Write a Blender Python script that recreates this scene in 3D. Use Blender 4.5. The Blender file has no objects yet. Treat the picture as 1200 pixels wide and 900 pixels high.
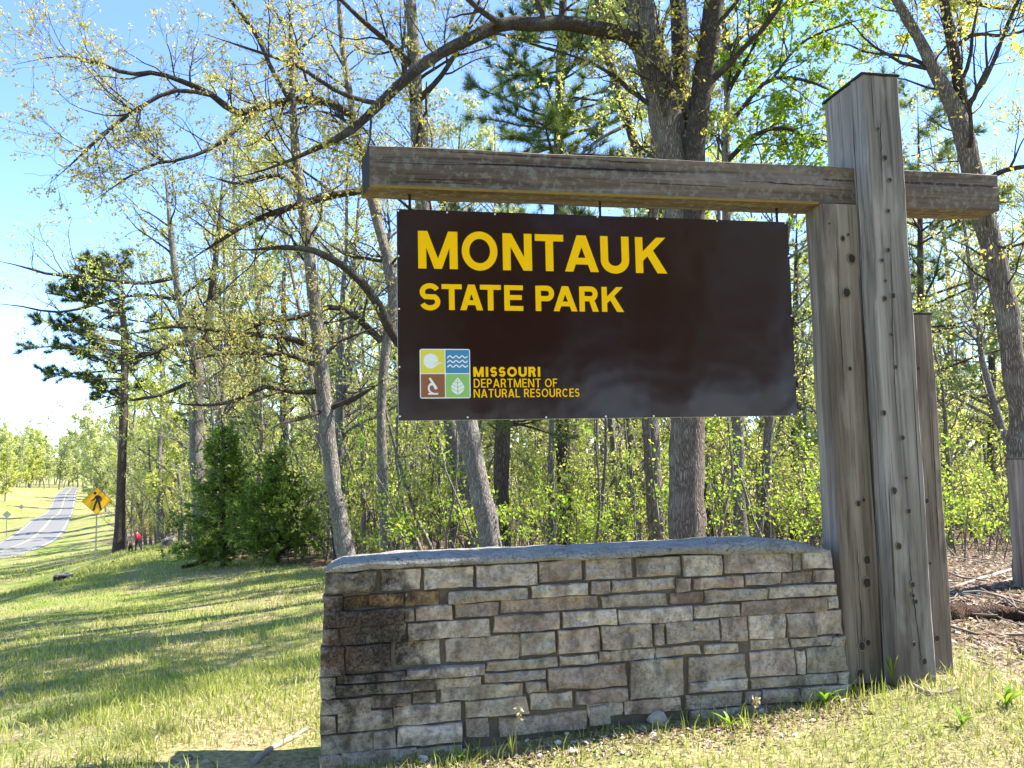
import bpy, bmesh, math, random
import numpy as np
from mathutils import Matrix, Vector

# ------------------------------------------------------------------ camera
scene = bpy.context.scene
EYE = np.array([0.0, 0.0, 1.45])
PITCH, ROLL, FPX = 0.0847, -0.0201, 937.1          # radians, radians, focal length in 1200-px-wide pixels
CP, SP, CR, SR = math.cos(PITCH), math.sin(PITCH), math.cos(ROLL), math.sin(ROLL)
FWD = np.array([0, CP, SP]); R0 = np.array([1.0, 0, 0]); U0 = np.cross(R0, FWD)
RGT = R0 * CR + U0 * SR; UPV = -R0 * SR + U0 * CR
cam_data = bpy.data.cameras.new("camera")
cam = bpy.data.objects.new("camera", cam_data)
scene.collection.objects.link(cam)
cam_data.sensor_width = 36.0
cam_data.lens = FPX / 1200 * 36.0
cam_data.clip_end = 8000
cam_data.clip_start = 0.05
m = Matrix.Identity(4)
for i in range(3):
    m[i][0] = RGT[i]; m[i][1] = UPV[i]; m[i][2] = -FWD[i]; m[i][3] = EYE[i]
cam.matrix_world = m
scene.camera = cam

# ------------------------------------------------------------------ sky, sun, exposure
SUN_AZ, SUN_EL = math.radians(78), math.radians(50)   # azimuth clockwise from the viewing direction
world = bpy.data.worlds.new("World"); scene.world = world; world.use_nodes = True
wn = world.node_tree.nodes; wl = world.node_tree.links
sky = wn.new("ShaderNodeTexSky"); sky.sky_type = 'NISHITA'; sky.sun_disc = False
sky.sun_elevation = SUN_EL; sky.sun_rotation = SUN_AZ
sky.air_density = 0.6; sky.dust_density = 0.0; sky.ozone_density = 4.0
wl.new(sky.outputs[0], wn["Background"].inputs[0]); wn["Background"].inputs[1].default_value = 0.125
sun_d = bpy.data.lights.new("sun", 'SUN'); sun_d.energy = 3.6; sun_d.angle = math.radians(0.55); sun_d.color = (1.0, 0.94, 0.84)
sun = bpy.data.objects.new("sun", sun_d); scene.collection.objects.link(sun)
SUNV = Vector((math.sin(SUN_AZ) * math.cos(SUN_EL), math.cos(SUN_AZ) * math.cos(SUN_EL), math.sin(SUN_EL)))
sun.rotation_euler = (-SUNV).to_track_quat('-Z', 'Y').to_euler(); sun.location = (8, 12, 30)
scene.view_settings.view_transform = 'Standard'; scene.view_settings.look = 'None'
scene.view_settings.gamma = 1.0; scene.view_settings.exposure = 2.25
scene.view_settings.use_curve_mapping = False
scene.cycles.max_bounces = 9; scene.cycles.diffuse_bounces = 4; scene.cycles.transmission_bounces = 8; scene.cycles.glossy_bounces = 2; scene.cycles.transparent_max_bounces = 8

# ------------------------------------------------------------------ helpers
COL = scene.collection
rng = np.random.default_rng(11)
random.seed(5)

def at(px, py, depth):
    """world point seen at photo pixel (px,py), `depth` metres ahead of the viewer"""
    px = np.asarray(px, float); py = np.asarray(py, float); depth = np.asarray(depth, float)
    d = FWD[None] + ((px - 600) / FPX).reshape(-1, 1) * RGT - ((py - 450) / FPX).reshape(-1, 1) * UPV
    r = EYE + d * (depth.reshape(-1, 1) / d[:, 1:2])
    return r[0] if r.shape[0] == 1 else r

def link(o, parent=None):
    COL.objects.link(o)
    if parent is not None: o.parent = parent
    return o

def tag(o, label=None, cat=None, group=None, kind=None):
    if label: o["label"] = label
    if cat: o["category"] = cat
    if group: o["group"] = group
    if kind: o["kind"] = kind
    return o

def empty(name, loc, rz=0.0):
    o = bpy.data.objects.new(name, None); o.empty_display_size = 0.2
    o.location = loc; o.rotation_euler = (0, 0, rz)
    return link(o)

def np_mesh(name, V, faces, mats, fmat=None, smooth=True):
    """faces: list of (n,k) index arrays"""
    me = bpy.data.meshes.new(name)
    V = np.asarray(V, np.float32)
    faces = [np.asarray(f, np.int32) for f in faces if len(f)]
    me.vertices.add(len(V)); me.vertices.foreach_set("co", V.ravel())
    tot = sum(f.size for f in faces); npoly = sum(len(f) for f in faces)
    me.loops.add(tot); me.polygons.add(npoly)
    me.loops.foreach_set("vertex_index", np.concatenate([f.ravel() for f in faces]))
    sizes = np.concatenate([np.full(len(f), f.shape[1], np.int32) for f in faces])
    starts = np.concatenate([[0], np.cumsum(sizes)[:-1]]).astype(np.int32)
    me.polygons.foreach_set("loop_start", starts)
    if fmat is not None: me.polygons.foreach_set("material_index", np.asarray(fmat, np.int32))
    me.polygons.foreach_set("use_smooth", np.full(npoly, smooth))
    for mt in (mats if isinstance(mats, (list, tuple)) else [mats]): me.materials.append(mt)
    me.update(calc_edges=True); me.validate()
    return me

def mesh_obj(name, me, parent=None):
    return link(bpy.data.objects.new(name, me), parent)

class MB:
    """collects simple solids, builds one mesh"""
    def __init__(s): s.v = []; s.f = []
    def add(s, vs, fs):
        b = len(s.v); s.v += [tuple(p) for p in vs]; s.f += [tuple(b + i for i in f) for f in fs]; return s
    def box(s, x0, x1, y0, y1, z0, z1):
        return s.add([(x0,y0,z0),(x1,y0,z0),(x1,y1,z0),(x0,y1,z0),(x0,y0,z1),(x1,y0,z1),(x1,y1,z1),(x0,y1,z1)],
                     [(0,3,2,1),(4,5,6,7),(0,1,5,4),(1,2,6,5),(2,3,7,6),(3,0,4,7)])
    def tube(s, pts, rad, k=8, cap=True):
        pts = [Vector(p) for p in pts]; rad = rad if hasattr(rad, '__len__') else [rad] * len(pts)
        b = len(s.v); n = len(pts)
        for i, p in enumerate(pts):
            t = (pts[min(i+1, n-1)] - pts[max(i-1, 0)]).normalized()
            a = t.cross(Vector((0.31, 0.2, 0.93)) if abs(t.z) < .9 else Vector((1, .1, 0))).normalized(); c = t.cross(a)
            for j in range(k):
                w = 2 * math.pi * j / k; s.v.append(tuple(p + (a * math.cos(w) + c * math.sin(w)) * rad[i]))
        for i in range(n - 1):
            for j in range(k):
                s.f.append((b+i*k+j, b+i*k+(j+1) % k, b+(i+1)*k+(j+1) % k, b+(i+1)*k+j))
        if cap:
            s.f.append(tuple(b + j for j in range(k))[::-1]); s.f.append(tuple(b+(n-1)*k+j for j in range(k)))
        return s
    def prism(s, poly, y0, y1):
        """poly in x,z (counter-clockwise seen from -y), extruded along y"""
        n = len(poly); b = len(s.v)
        s.v += [(p[0], y0, p[1]) for p in poly] + [(p[0], y1, p[1]) for p in poly]
        s.f.append(tuple(b+i for i in range(n))); s.f.append(tuple(b+n+i for i in range(n))[::-1])
        for i in range(n):
            j = (i+1) % n; s.f.append((b+j, b+i, b+n+i, b+n+j))
        return s
    def build(s, name, mat, parent=None, smooth=False, bevel=0):
        me = bpy.data.meshes.new(name); me.from_pydata(s.v, [], s.f); me.materials.append(mat)
        bm = bmesh.new(); bm.from_mesh(me); bmesh.ops.recalc_face_normals(bm, faces=bm.faces); bm.to_mesh(me); bm.free()
        for p in me.polygons: p.use_smooth = smooth
        o = mesh_obj(name, me, parent)
        if bevel:
            md = o.modifiers.new("bevel", 'BEVEL'); md.width = bevel; md.segments = 2; md.limit_method = 'ANGLE'
        return o

def vnoise(x, y, seed=0):
    x = np.asarray(x, float); y = np.asarray(y, float)
    xi = np.floor(x); yi = np.floor(y); fx = x - xi; fy = y - yi
    def h(a, b):
        v = np.sin(a * 127.1 + b * 311.7 + seed * 74.7) * 43758.5453; return v - np.floor(v)
    sx = fx*fx*(3-2*fx); sy = fy*fy*(3-2*fy)
    return (h(xi,yi)*(1-sx)+h(xi+1,yi)*sx)*(1-sy)+(h(xi,yi+1)*(1-sx)+h(xi+1,yi+1)*sx)*sy

# ------------------------------------------------------------------ materials
class NT:
    def __init__(s, name):
        s.m = bpy.data.materials.new(name); s.m.use_nodes = True; s.t = s.m.node_tree; s.n = s.t.nodes
        s.p = s.n["Principled BSDF"]; s.out = s.n["Material Output"]
    def N(s, typ, **kw):
        nd = s.n.new(typ)
        for k, v in kw.items():
            if k.startswith("i_"): nd.inputs[k[2:].replace("_", " ")].default_value = v
            else: setattr(nd, k, v)
        return nd
    def L(s, a, b): s.t.links.new(a, b)
    def coord(s, kind="Object", scale=(1,1,1), rot=(0,0,0)):
        tc = s.N("ShaderNodeTexCoord"); mp = s.N("ShaderNodeMapping"); mp.inputs["Scale"].default_value = scale; mp.inputs["Rotation"].default_value = rot
        s.L(tc.outputs[kind], mp.inputs[0]); return mp.outputs[0]
    def pos(s, scale=(1,1,1)):
        g = s.N("ShaderNodeNewGeometry"); mp = s.N("ShaderNodeMapping"); mp.inputs["Scale"].default_value = scale
        s.L(g.outputs["Position"], mp.inputs[0]); return mp.outputs[0]
    def noise(s, vec, scale, detail=4, rough=.55, dist=0.0):
        nd = s.N("ShaderNodeTexNoise"); nd.inputs["Scale"].default_value = scale; nd.inputs["Detail"].default_value = detail
        nd.inputs["Roughness"].default_value = rough; nd.inputs["Distortion"].default_value = dist
        s.L(vec, nd.inputs["Vector"]); return nd.outputs["Fac"]
    def ramp(s, fac, stops, interp='LINEAR'):
        nd = s.N("ShaderNodeValToRGB"); cr = nd.color_ramp; cr.interpolation = interp
        while len(cr.elements) < len(stops): cr.elements.new(0.5)
        for e, (p, c) in zip(cr.elements, stops):
            e.position = p; e.color = (*c, 1) if len(c) == 3 else c
        s.L(fac, nd.inputs[0]); return nd.outputs[0]
    def mix(s, fac, a, b, mode='MIX'):
        nd = s.N("ShaderNodeMix", data_type='RGBA', blend_type=mode)
        for sock, v in ((nd.inputs[0], fac), (nd.inputs[6], a), (nd.inputs[7], b)):
            if hasattr(v, "is_linked") or hasattr(v, "links"): s.L(v, sock)
            else: sock.default_value = v if not isinstance(v, tuple) else ((*v, 1) if len(v) == 3 else v)
        return nd.outputs[2]
    def math(s, op, a, b=None, clamp=False):
        nd = s.N("ShaderNodeMath", operation=op, use_clamp=clamp)
        for i, v in enumerate((a, b)):
            if v is None: continue
            if hasattr(v, "links"): s.L(v, nd.inputs[i])
            else: nd.inputs[i].default_value = v
        return nd.outputs[0]
    def mapr(s, v, a, b, c=0.0, d=1.0):
        nd = s.N("ShaderNodeMapRange"); s.L(v, nd.inputs[0])
        for i, q in enumerate((a, b, c, d)): nd.inputs[i+1].default_value = q
        return nd.outputs[0]
    def bump(s, h, strength=.5, dist=.01):
        nd = s.N("ShaderNodeBump"); nd.inputs["Strength"].default_value = strength; nd.inputs["Distance"].default_value = dist
        s.L(h, nd.inputs["Height"]); s.L(nd.outputs[0], s.p.inputs["Normal"])
    def color(s, c):
        if isinstance(c, tuple): s.p.inputs["Base Color"].default_value = (*c, 1)
        else: s.L(c, s.p.inputs["Base Color"])
    def rough(s, r, spec=.3):
        s.p.inputs["Roughness"].default_value = r; s.p.inputs["Specular IOR Level"].default_value = spec

def plain(name, c, rough=.6, metal=0, spec=.4, var=.12, scale=30):
    t = NT(name); t.rough(rough, spec); t.p.inputs["Metallic"].default_value = metal
    n = t.noise(t.coord(), scale, 4)
    t.color(t.mix(n, tuple(x*(1-var) for x in c), tuple(min(1, x*(1+var)) for x in c)))
    return t.m

def wood(name, axis, dark, mid, light, lichen=0.0, brown=.5):
    t = NT(name); t.rough(.85, .2)
    st = [16, 16, 16]; st[axis] = .55; st2 = [70, 70, 70]; st2[axis] = 1.6; st3 = [2.2, 2.2, 2.2]; st3[axis] = .5
    c = t.coord(scale=tuple(st)); f = t.noise(c, 1, 5, .6, .6)
    c2 = t.coord(scale=tuple(st2)); f2 = t.noise(c2, 1, 3, .6, .2)
    big = t.noise(t.coord(scale=tuple(st3)), 1, 3, .5)
    col = t.ramp(f, [(.28, dark), (.48, mid), (.72, light)])
    col = t.mix(t.mapr(f2, .33, .48, .5, 0), col, tuple(x*.33 for x in dark))
    col = t.mix(t.math('MULTIPLY', t.mapr(big, .42, .72), brown), col, (.068, .047, .036), 'MIX')
    big2 = t.noise(t.coord(scale=tuple(x*2.3 for x in st3)), 1, 4, .6); col = t.mix(t.mapr(big2, .55, .72, 0, .45), col, tuple(min(1, x*1.25) for x in light))
    st5 = [34, 34, 34]; st5[axis] = .35
    crack = t.noise(t.coord(scale=tuple(st5)), 1, 2, .5, .3)
    cm = t.mapr(crack, .665, .70)
    col = t.mix(t.math('MULTIPLY', cm, .8), col, (.018, .014, .012))
    if lichen:
        g = t.N("ShaderNodeNewGeometry"); sx = t.N("ShaderNodeSeparateXYZ"); t.L(g.outputs["Position"], sx.inputs[0])
        ln = t.noise(t.coord(), 22, 5, .7); lm = t.math('MULTIPLY', t.mapr(ln, .5, .62), lichen)
        col = t.mix(lm, col, (.30, .31, .26))
    t.color(col)
    h = t.math('SUBTRACT', t.math('ADD', f, t.math('MULTIPLY', f2, .6)), t.math('MULTIPLY', cm, 1.5))
    t.bump(h, .55, .006)
    return t.m

def leafmat(name, a, b, c=None, trans=.5, rough=.5):
    """two-tone leaf with light passing through it"""
    t = NT(name)
    g = t.N("ShaderNodeNewGeometry"); stops = [(0, a), (1, b)] if c is None else [(0, a), (.55, b), (1, c)]
    col = t.ramp(g.outputs["Random Per Island"], stops)
    t.color(col); t.rough(rough, .35)
    tr = t.N("ShaderNodeBsdfTranslucent"); t.L(col, tr.inputs[0])
    mx = t.N("ShaderNodeMixShader"); mx.inputs[0].default_value = trans
    t.L(t.p.outputs[0], mx.inputs[1]); t.L(tr.outputs[0], mx.inputs[2]); t.L(mx.outputs[0], t.out.inputs[0])
    return t.m

def bark(name, dark, light, sc=9, lich=0.3):
    t = NT(name); t.rough(.9, .15)
    c = t.pos((sc*2, sc*2, sc*.35)); f = t.noise(c, 1, 5, .65, .8)
    v = t.N("ShaderNodeTexVoronoi", feature='DISTANCE_TO_EDGE'); v.inputs["Scale"].default_value = 1
    vm = t.N("ShaderNodeVectorMath", operation='ADD'); t.L(t.pos((sc*5, sc*5, sc*.7)), vm.inputs[0]); nzv = t.N("ShaderNodeTexNoise"); nzv.inputs["Scale"].default_value = 5; t.L(t.pos(), nzv.inputs["Vector"])
    vs = t.N("ShaderNodeVectorMath", operation='SCALE'); vs.inputs["Scale"].default_value = 2.2; t.L(nzv.outputs["Color"], vs.inputs[0]); t.L(vs.outputs[0], vm.inputs[1]); t.L(vm.outputs[0], v.inputs[0])
    crack = t.mapr(v.outputs["Distance"], .02, .3)
    col = t.ramp(f, [(.3, dark), (.7, light)])
    col = t.mix(crack, tuple(x*.6 for x in dark), col)
    l = t.noise(t.pos(), 3.5, 5, .6)
    col = t.mix(t.math('MULTIPLY', t.mapr(l, .52, .7), lich), col, (.33, .34, .29))
    t.color(col); t.bump(t.math('ADD', crack, f), .8, .02)
    return t.m

M = {}
M['post_wood'] = wood('weathered grey post wood', 2, (.10, .085, .074), (.24, .212, .19), (.365, .335, .305), 0, .75)
M['dark_post'] = wood('brown stained post wood', 2, (.088, .066, .052), (.215, .176, .147), (.335, .295, .255), 0, .95)
M['beam_wood'] = wood('weathered brown beam wood', 0, (.058, .040, .032), (.125, .092, .075), (.215, .17, .142), .35, .65)
M['end_grain'] = plain('dark end grain', (.016, .013, .010), .9, var=.4, scale=60)
M['yellow_wood'] = plain('yellow wood edge', (.22, .14, .03), .8, var=.3, scale=40)
M['knot'] = plain('dark knot', (.03, .019, .013), .8, var=.4, scale=80)
M['knot_ring'] = plain('knot ring', (.17, .15, .13), .8, var=.3, scale=60)
M['metal'] = plain('galvanised metal', (.35, .36, .37), .4, .9)
M['white'] = plain('white paint', (.8, .8, .8), .5, var=.03)
M['yellow'] = plain('yellow letter vinyl', (.98, .545, .002), .75, spec=.08, var=.02)
M['logo_yellow'] = plain('logo yellow', (.75, .62, .06), .4, var=.02)
M['logo_blue'] = plain('logo blue', (.05, .23, .43), .4, var=.02)
M['logo_brown'] = plain('logo brown', (.27, .095, .035), .4, var=.02)
M['logo_green'] = plain('logo green', (.27, .50, .13), .4, var=.02)
t = NT('brown sign face'); t.color((.023, .0062, .005)); t.p.inputs["Roughness"].default_value = .15; t.p.inputs["Specular IOR Level"].default_value = .34
nz = t.noise(t.coord(), 3.2, 2, .4); t.bump(nz, .35, .02); M['sign_brown'] = t.m
M['sign_edge'] = plain('aluminium edge', (.55, .55, .56), .4, .6)

t = NT('ground soil and thatch')
P = t.pos()
big = t.noise(P, .16, 4, .6); mid = t.noise(P, 1.1, 5, .6); fine = t.noise(P, 26, 4, .7)
lush = t.N("ShaderNodeAttribute", attribute_name="lush")
gsel = t.mapr(t.math('ADD', t.math('MULTIPLY', lush.outputs["Fac"], .045), t.math('ADD', t.math('MULTIPLY', big, .55), t.math('MULTIPLY', mid, .5))), .47, .66)
green = t.ramp(fine, [(.3, (.07, .11, .016)), (.7, (.26, .33, .06))])
straw = t.ramp(fine, [(.28, (.13, .095, .055)), (.5, (.30, .24, .13)), (.72, (.46, .40, .26))])
col = t.mix(gsel, straw, green)
sep = t.N("ShaderNodeSeparateXYZ"); t.L(P, sep.inputs[0])
# woodland floor: brown leaf litter where no lawn is mown
ww = t.N("ShaderNodeAttribute", attribute_name="woods")
litter = t.ramp(t.noise(P, 14, 5, .7), [(.3, (.055, .036, .022)), (.55, (.20, .135, .085)), (.75, (.34, .26, .18))])
wm = t.mapr(t.math('ADD', ww.outputs["Fac"], t.math('MULTIPLY', t.math('SUBTRACT', mid, .5), .9)), .35, .65)
col = t.mix(wm, col, litter)
t.color(col); t.rough(.95, .1); t.bump(t.math('ADD', fine, t.math('MULTIPLY', mid, 2)), .9, .03)
M['ground'] = t.m
t = NT('worn asphalt'); n1 = t.noise(t.pos(), .4, 4); n2 = t.noise(t.pos(), 30, 3)
t.color(t.mix(n2, t.mix(n1, (.13, .128, .126), (.19, .187, .183)), (.16, .158, .155))); t.rough(.85, .3); M['asphalt'] = t.m
M['line_white'] = plain('road line white', (.40, .40, .39), .7, var=.1, scale=3)
M['line_yellow'] = plain('road line yellow', (.42, .38, .22), .7, var=.1, scale=3)

# wall stone: weathered limestone with sooty streaks
def stone_mat(name, a, b, rust=0.0):
    t = NT(name); t.rough(.92, .15); P = t.pos()
    oi = t.N("ShaderNodeObjectInfo")
    n1 = t.noise(P, 11, 6, .65); n2 = t.noise(P, 70, 4, .7); n3 = t.noise(t.pos((4, 4, 1.6)), 2.2, 4, .6)
    col = t.ramp(n1, [(.3, a), (.52, b), (.75, tuple(min(1, x*1.35) for x in b))])
    n4 = t.noise(P, 5, 3, .5); col = t.mix(t.math('MULTIPLY', t.mapr(n2, .5, .66, 0, .7), t.mapr(n4, .42, .62)), col, tuple(x*.42 for x in a))
    col = t.mix(t.mapr(t.noise(P, 34, 6, .75), .48, .62, 0, .6), col, tuple(x*.5 for x in a))
    col = t.mix(t.mapr(t.noise(t.pos((1, 1, 2.5)), 7, 5, .7, .5), .5, .7, 0, .5), col, tuple(x*v for x, v in zip(b, (.85, .68, .5))))
    hs = t.N("ShaderNodeHueSaturation"); t.L(col, hs.inputs["Color"])
    t.L(t.mapr(oi.outputs["Random"], 0, 1, .72, 1.22), hs.inputs["Value"]); col = hs.outputs[0]
    soot = t.math('MULTIPLY', t.mapr(n3, .5, .66), .5)
    col = t.mix(soot, col, (.05, .043, .04))
    # black weather stain that has run down the corner of the wall
    at1 = t.N("ShaderNodeVectorMath", operation='DISTANCE'); t.L(t.pos((1.35, 1, 1)), at1.inputs[0]); at1.inputs[1].default_value = STAIN
    d = t.math('ADD', at1.outputs["Value"], t.math('MULTIPLY', t.math('SUBTRACT', n1, .5), .9))
    st = t.math('MULTIPLY', t.mapr(d, .62, .22), t.mapr(n2, .25, .6, .55, .95))
    col = t.mix(st, col, (.018, .013, .012))
    if rust: col = t.mix(t.math('MULTIPLY', t.mapr(t.noise(P, 6, 4), .5, .62), rust), col, (.16, .07, .03))
    wh = t.mapr(t.noise(P, 17, 5, .75), .63, .72); col = t.mix(t.math('MULTIPLY', wh, .5), col, (.5, .48, .43))
    t.color(col); t.bump(t.math('ADD', n1, t.math('MULTIPLY', n2, .8)), 1.0, .018)
    return t.m

M['bark_oak'] = bark('oak bark', (.15, .118, .095), (.39, .33, .275), 9, .35)
M['bark_grey'] = bark('grey bark', (.20, .172, .147), (.47, .43, .38), 11, .45)
M['bark_twig_backlit'] = bark('twig bark darkened as backlit', (.07, .054, .044), (.20, .165, .135), 14, .3)  # darker than the trunks: backlit shade of the branches put into the colour
M['bark_dark'] = bark('dark pine bark', (.075, .056, .045), (.22, .165, .13), 8, .15)
M['leaf_bud'] = leafmat('yellow spring buds', (.58, .47, .09), (.52, .53, .14), (.48, .36, .15), .55)
M['leaf_young'] = leafmat('young yellow-green leaves', (.36, .43, .06), (.56, .60, .13), (.66, .64, .22), .62)
M['leaf_bright'] = leafmat('bright green leaves', (.18, .32, .025), (.33, .48, .04), (.48, .52, .07), .6)
M['leaf_gold'] = leafmat('golden shoots', (.55, .42, .02), (.45, .45, .04), None, .5)
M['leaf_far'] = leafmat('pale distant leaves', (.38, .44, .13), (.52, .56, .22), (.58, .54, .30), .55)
M['needle_pine'] = leafmat('pine needles', (.07, .13, .035), (.14, .21, .055), (.26, .31, .09), .35)
M['needle_dark'] = leafmat('dark pine needles', (.022, .05, .016), (.05, .09, .022), (.13, .16, .03), .25)
M['cedar'] = leafmat('cedar sprays', (.09, .17, .03), (.20, .31, .045), (.40, .47, .09), .5)
M['dead_leaf'] = leafmat('dead brown leaves', (.12, .075, .05), (.28, .20, .14), (.46, .38, .29), .15, .8)
M['grass'] = leafmat('grass blades', (.17, .24, .03), (.36, .41, .07), (.58, .54, .20), .5)
M['grass_dry'] = leafmat('dry grass', (.26, .22, .09), (.46, .40, .20), (.62, .56, .34), .3)
M['weed'] = leafmat('weed leaves', (.12, .26, .02), (.24, .42, .03), (.36, .48, .05), .5)
M['deadwood'] = plain('bleached dead wood', (.27, .235, .20), .9, var=.4, scale=25)
M['twig'] = plain('grey brown twigs', (.19, .155, .125), .9, var=.35, scale=20)
M['rotten'] = bark('rotten log', (.055, .032, .02), (.20, .115, .07), 10, .25)
M['rock_white'] = plain('white limestone', (.58, .57, .55), .9, var=.25, scale=18)
M['rock_tan'] = plain('tan limestone', (.40, .34, .26), .9, var=.3, scale=14)

# ------------------------------------------------------------------ local frame of the sign structure (u right, n back, w up)
YAW = 0.1786; CY, SY = math.cos(YAW), math.sin(YAW)
EL = np.array([-.1671, -4.5462, -.1882])            # the viewer in that frame
def S(u, n, w):
    du, dn, dw = u - EL[0], n - EL[1], w - EL[2]
    return np.array([du*CY - dn*SY, du*SY + dn*CY, dw + EYE[2]])
def face(px, py, n):
    """point (u,w) of the plane n=const seen at a photo pixel"""
    d = FWD + (px-600)/FPX*RGT - (py-450)/FPX*UPV
    dl = np.array([d[0]*CY + d[1]*SY, -d[0]*SY + d[1]*CY, d[2]]); k = (n - EL[1]) / dl[1]
    return EL[0] + dl[0]*k, EL[2] + dl[2]*k

# ------------------------------------------------------------------ terrain
ctrl = []
def cpx(x, y, d): ctrl.append(at(x, y, d))
for a in [(0,900,4.3),(0,800,8.2),(0,740,13),(0,700,21),(0,672,42),(200,740,11.2),(200,690,17),(230,656,24),(370,668,17.5),
          (300,780,8.0),(300,657,22),(112,656,33),(70,690,34),(155,650,52),(140,644,58),(30,652,80),(180,636,75),
          (1150,722,8.2),(1150,645,20),(1210,800,5.3),(1210,690,9.5),(1000,640,24),(600,655,22),(806,672,12),
          (60,669,52),(95,660,40)]: cpx(*a)
for a in [(-80,668,72),(10,648,85),(51,625,122),(71,601,212),(80,578,317),(84,572,420)]: cpx(*a)
for a in [(-60,628,150),(0,596,200),(30,572,300),(120,600,150),(140,585,260)]: cpx(*a)
for u, px, py in ((0, 373, 897), (0, 560, 874), (0, 800, 845), (0, 993, 822)):
    uu, ww = face(px, py, -.14); ctrl.append(S(uu, -.14, ww))
ctrl.append(S(2.9, -.1, -1.63)); ctrl.append(S(3.4, -.1, -1.60)); ctrl.append(S(1, 2.5, -1.7)); ctrl.append(S(-1.3, 1.5, -1.82))
ctrl += [np.array(p, float) for p in [(0,0,0),(-3,0.2,-.12),(3,.2,.06),(40,40,-2.6),(0,90,-5.5),(80,90,-5),(0,420,-9),(200,420,-8),(-20,60,-4.6),(20,50,-3.6),(-60,20,-4.5),(30,5,0)]]
ctrl = np.array(ctrl)
def warp(x, y):
    y = np.maximum(y, 0); return np.stack([np.clip(x/(y+6), -3, 3)*2.2, np.log(y+6)], -1)
Wc = warp(ctrl[:,0], ctrl[:,1])
def tpsk(r2): return np.where(r2 > 1e-12, .5*r2*np.log(r2+1e-20), 0)
n_ = len(Wc); K = tpsk(((Wc[:,None]-Wc[None])**2).sum(-1)) + np.eye(n_)*2e-3
Pm = np.c_[np.ones(n_), Wc]; A = np.block([[K, Pm], [Pm.T, np.zeros((3,3))]])
CO = np.linalg.solve(A, np.r_[ctrl[:,2], 0, 0, 0])
def ground_z(x, y, detail=True):
    x = np.atleast_1d(np.asarray(x, float)); y = np.atleast_1d(np.asarray(y, float)); out = np.zeros(len(x))
    for i in range(0, len(x), 40000):
        w = warp(x[i:i+40000], y[i:i+40000]); k = tpsk(((w[:,None]-Wc[None])**2).sum(-1))
        out[i:i+40000] = k@CO[:n_] + CO[n_] + w@CO[n_+1:]
    out = np.clip(out, -16, 4)
    if detail:
        a = np.clip(1 - np.hypot(x, y-6)/60, 0, 1)
        out = out + a*((vnoise(x*1.7, y*1.7, 1)-.5)*.05 + (vnoise(x*.5, y*.5, 2)-.5)*.09 + (vnoise(x*6, y*6, 3)-.5)*.018)
    return out
def gz(x, y): return float(ground_z([x], [y])[0])

def woods(x, y):
    """1 under the trees, 0 on the mown verge"""
    x = np.asarray(x, float); y = np.asarray(y, float)
    px = 600 + FPX*x/np.maximum(y, .5)
    left_edge = np.interp(px, [-400, 60, 150, 240, 380, 480, 700, 1000, 1120, 1250, 2500], [900, 400, 60, 25, 18, 13, 9, 7.5, 6.6, 6.6, 6.6])
    return np.clip((y - left_edge)/2.0 + .5, 0, 1) * (y > .5) * np.clip((140-y)/30, 0, 1)

NG = 260
s1 = np.linspace(-1, 1, NG)
gx = np.sinh(s1*7.2)/np.sinh(7.2)*2200 + 0.3
gy = np.sinh(np.linspace(-.86, 1, NG)*7.2)/np.sinh(7.2)*2600 + 5.5
GX, GY = np.meshgrid(gx, gy); GZ = ground_z(GX.ravel(), GY.ravel())
idx = np.arange(NG*NG).reshape(NG, NG)
Q = np.stack([idx[:-1,:-1], idx[:-1,1:], idx[1:,1:], idx[1:,:-1]], -1).reshape(-1, 4)
me = np_mesh("ground", np.c_[GX.ravel(), GY.ravel(), GZ], [Q], M['ground'])
at_w = me.attributes.new("woods", 'FLOAT', 'POINT'); at_w.data.foreach_set("value", woods(GX.ravel(), GY.ravel()).astype(np.float32))
at_l = me.attributes.new("lush", 'FLOAT', 'POINT'); at_l.data.foreach_set("value", np.clip((-.3-GX.ravel()+.1*GY.ravel())/1.5, 0, 1).astype(np.float32))
tag(mesh_obj("ground", me), kind="structure")

# ------------------------------------------------------------------ road
rc = np.array([at(*a) for a in [(-620,700,58),(-330,690,66),(-100,662,75),(5,648,86),(51,625,122),(71,601,212),(80,578,317),(84,572,420)]])[:, :2]
def smooth_curve(P, n):
    P = np.asarray(P, float); d = np.r_[0, np.cumsum(np.linalg.norm(np.diff(P, axis=0), axis=1))]
    P2 = np.vstack([2*P[0]-P[1], P, 2*P[-1]-P[-2]]); out = []
    for t_ in np.linspace(0, d[-1], n):
        i = min(np.searchsorted(d, t_, 'right')-1, len(P)-2); f = (t_-d[i])/(d[i+1]-d[i])
        a, b, c, e = P2[i], P2[i+1], P2[i+2], P2[i+3]
        out.append(.5*((2*b)+(c-a)*f+(2*a-5*b+4*c-e)*f*f+(3*b-a-3*c+e)*f**3))
    return np.array(out)
RC = smooth_curve(rc, 140)
tg = np.gradient(RC, axis=0); tg /= np.linalg.norm(tg, axis=1)[:, None]; nr = np.c_[tg[:,1], -tg[:,0]]
def strip(name, o0, o1, dz, mat, parent=None, cols=5):
    offs = np.linspace(o0, o1, cols); V = []
    base = np.max([ground_z(*(RC + nr*o).T, detail=False) for o in (-3, 0, 3)], axis=0)
    base = np.convolve(np.pad(base, 4, 'edge'), np.ones(9)/9, 'valid')
    for o in offs:
        p = RC + nr*o; V.append(np.c_[p, base + .16 + dz - abs(o)*.02])
    V = np.stack(V, 1); n = len(RC); ii = np.arange(n*cols).reshape(n, cols)
    q = np.stack([ii[:-1,:-1], ii[:-1,1:], ii[1:,1:], ii[1:,:-1]], -1).reshape(-1, 4)
    return mesh_obj(name, np_mesh(name, V.reshape(-1,3), [q], mat), parent)
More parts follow.
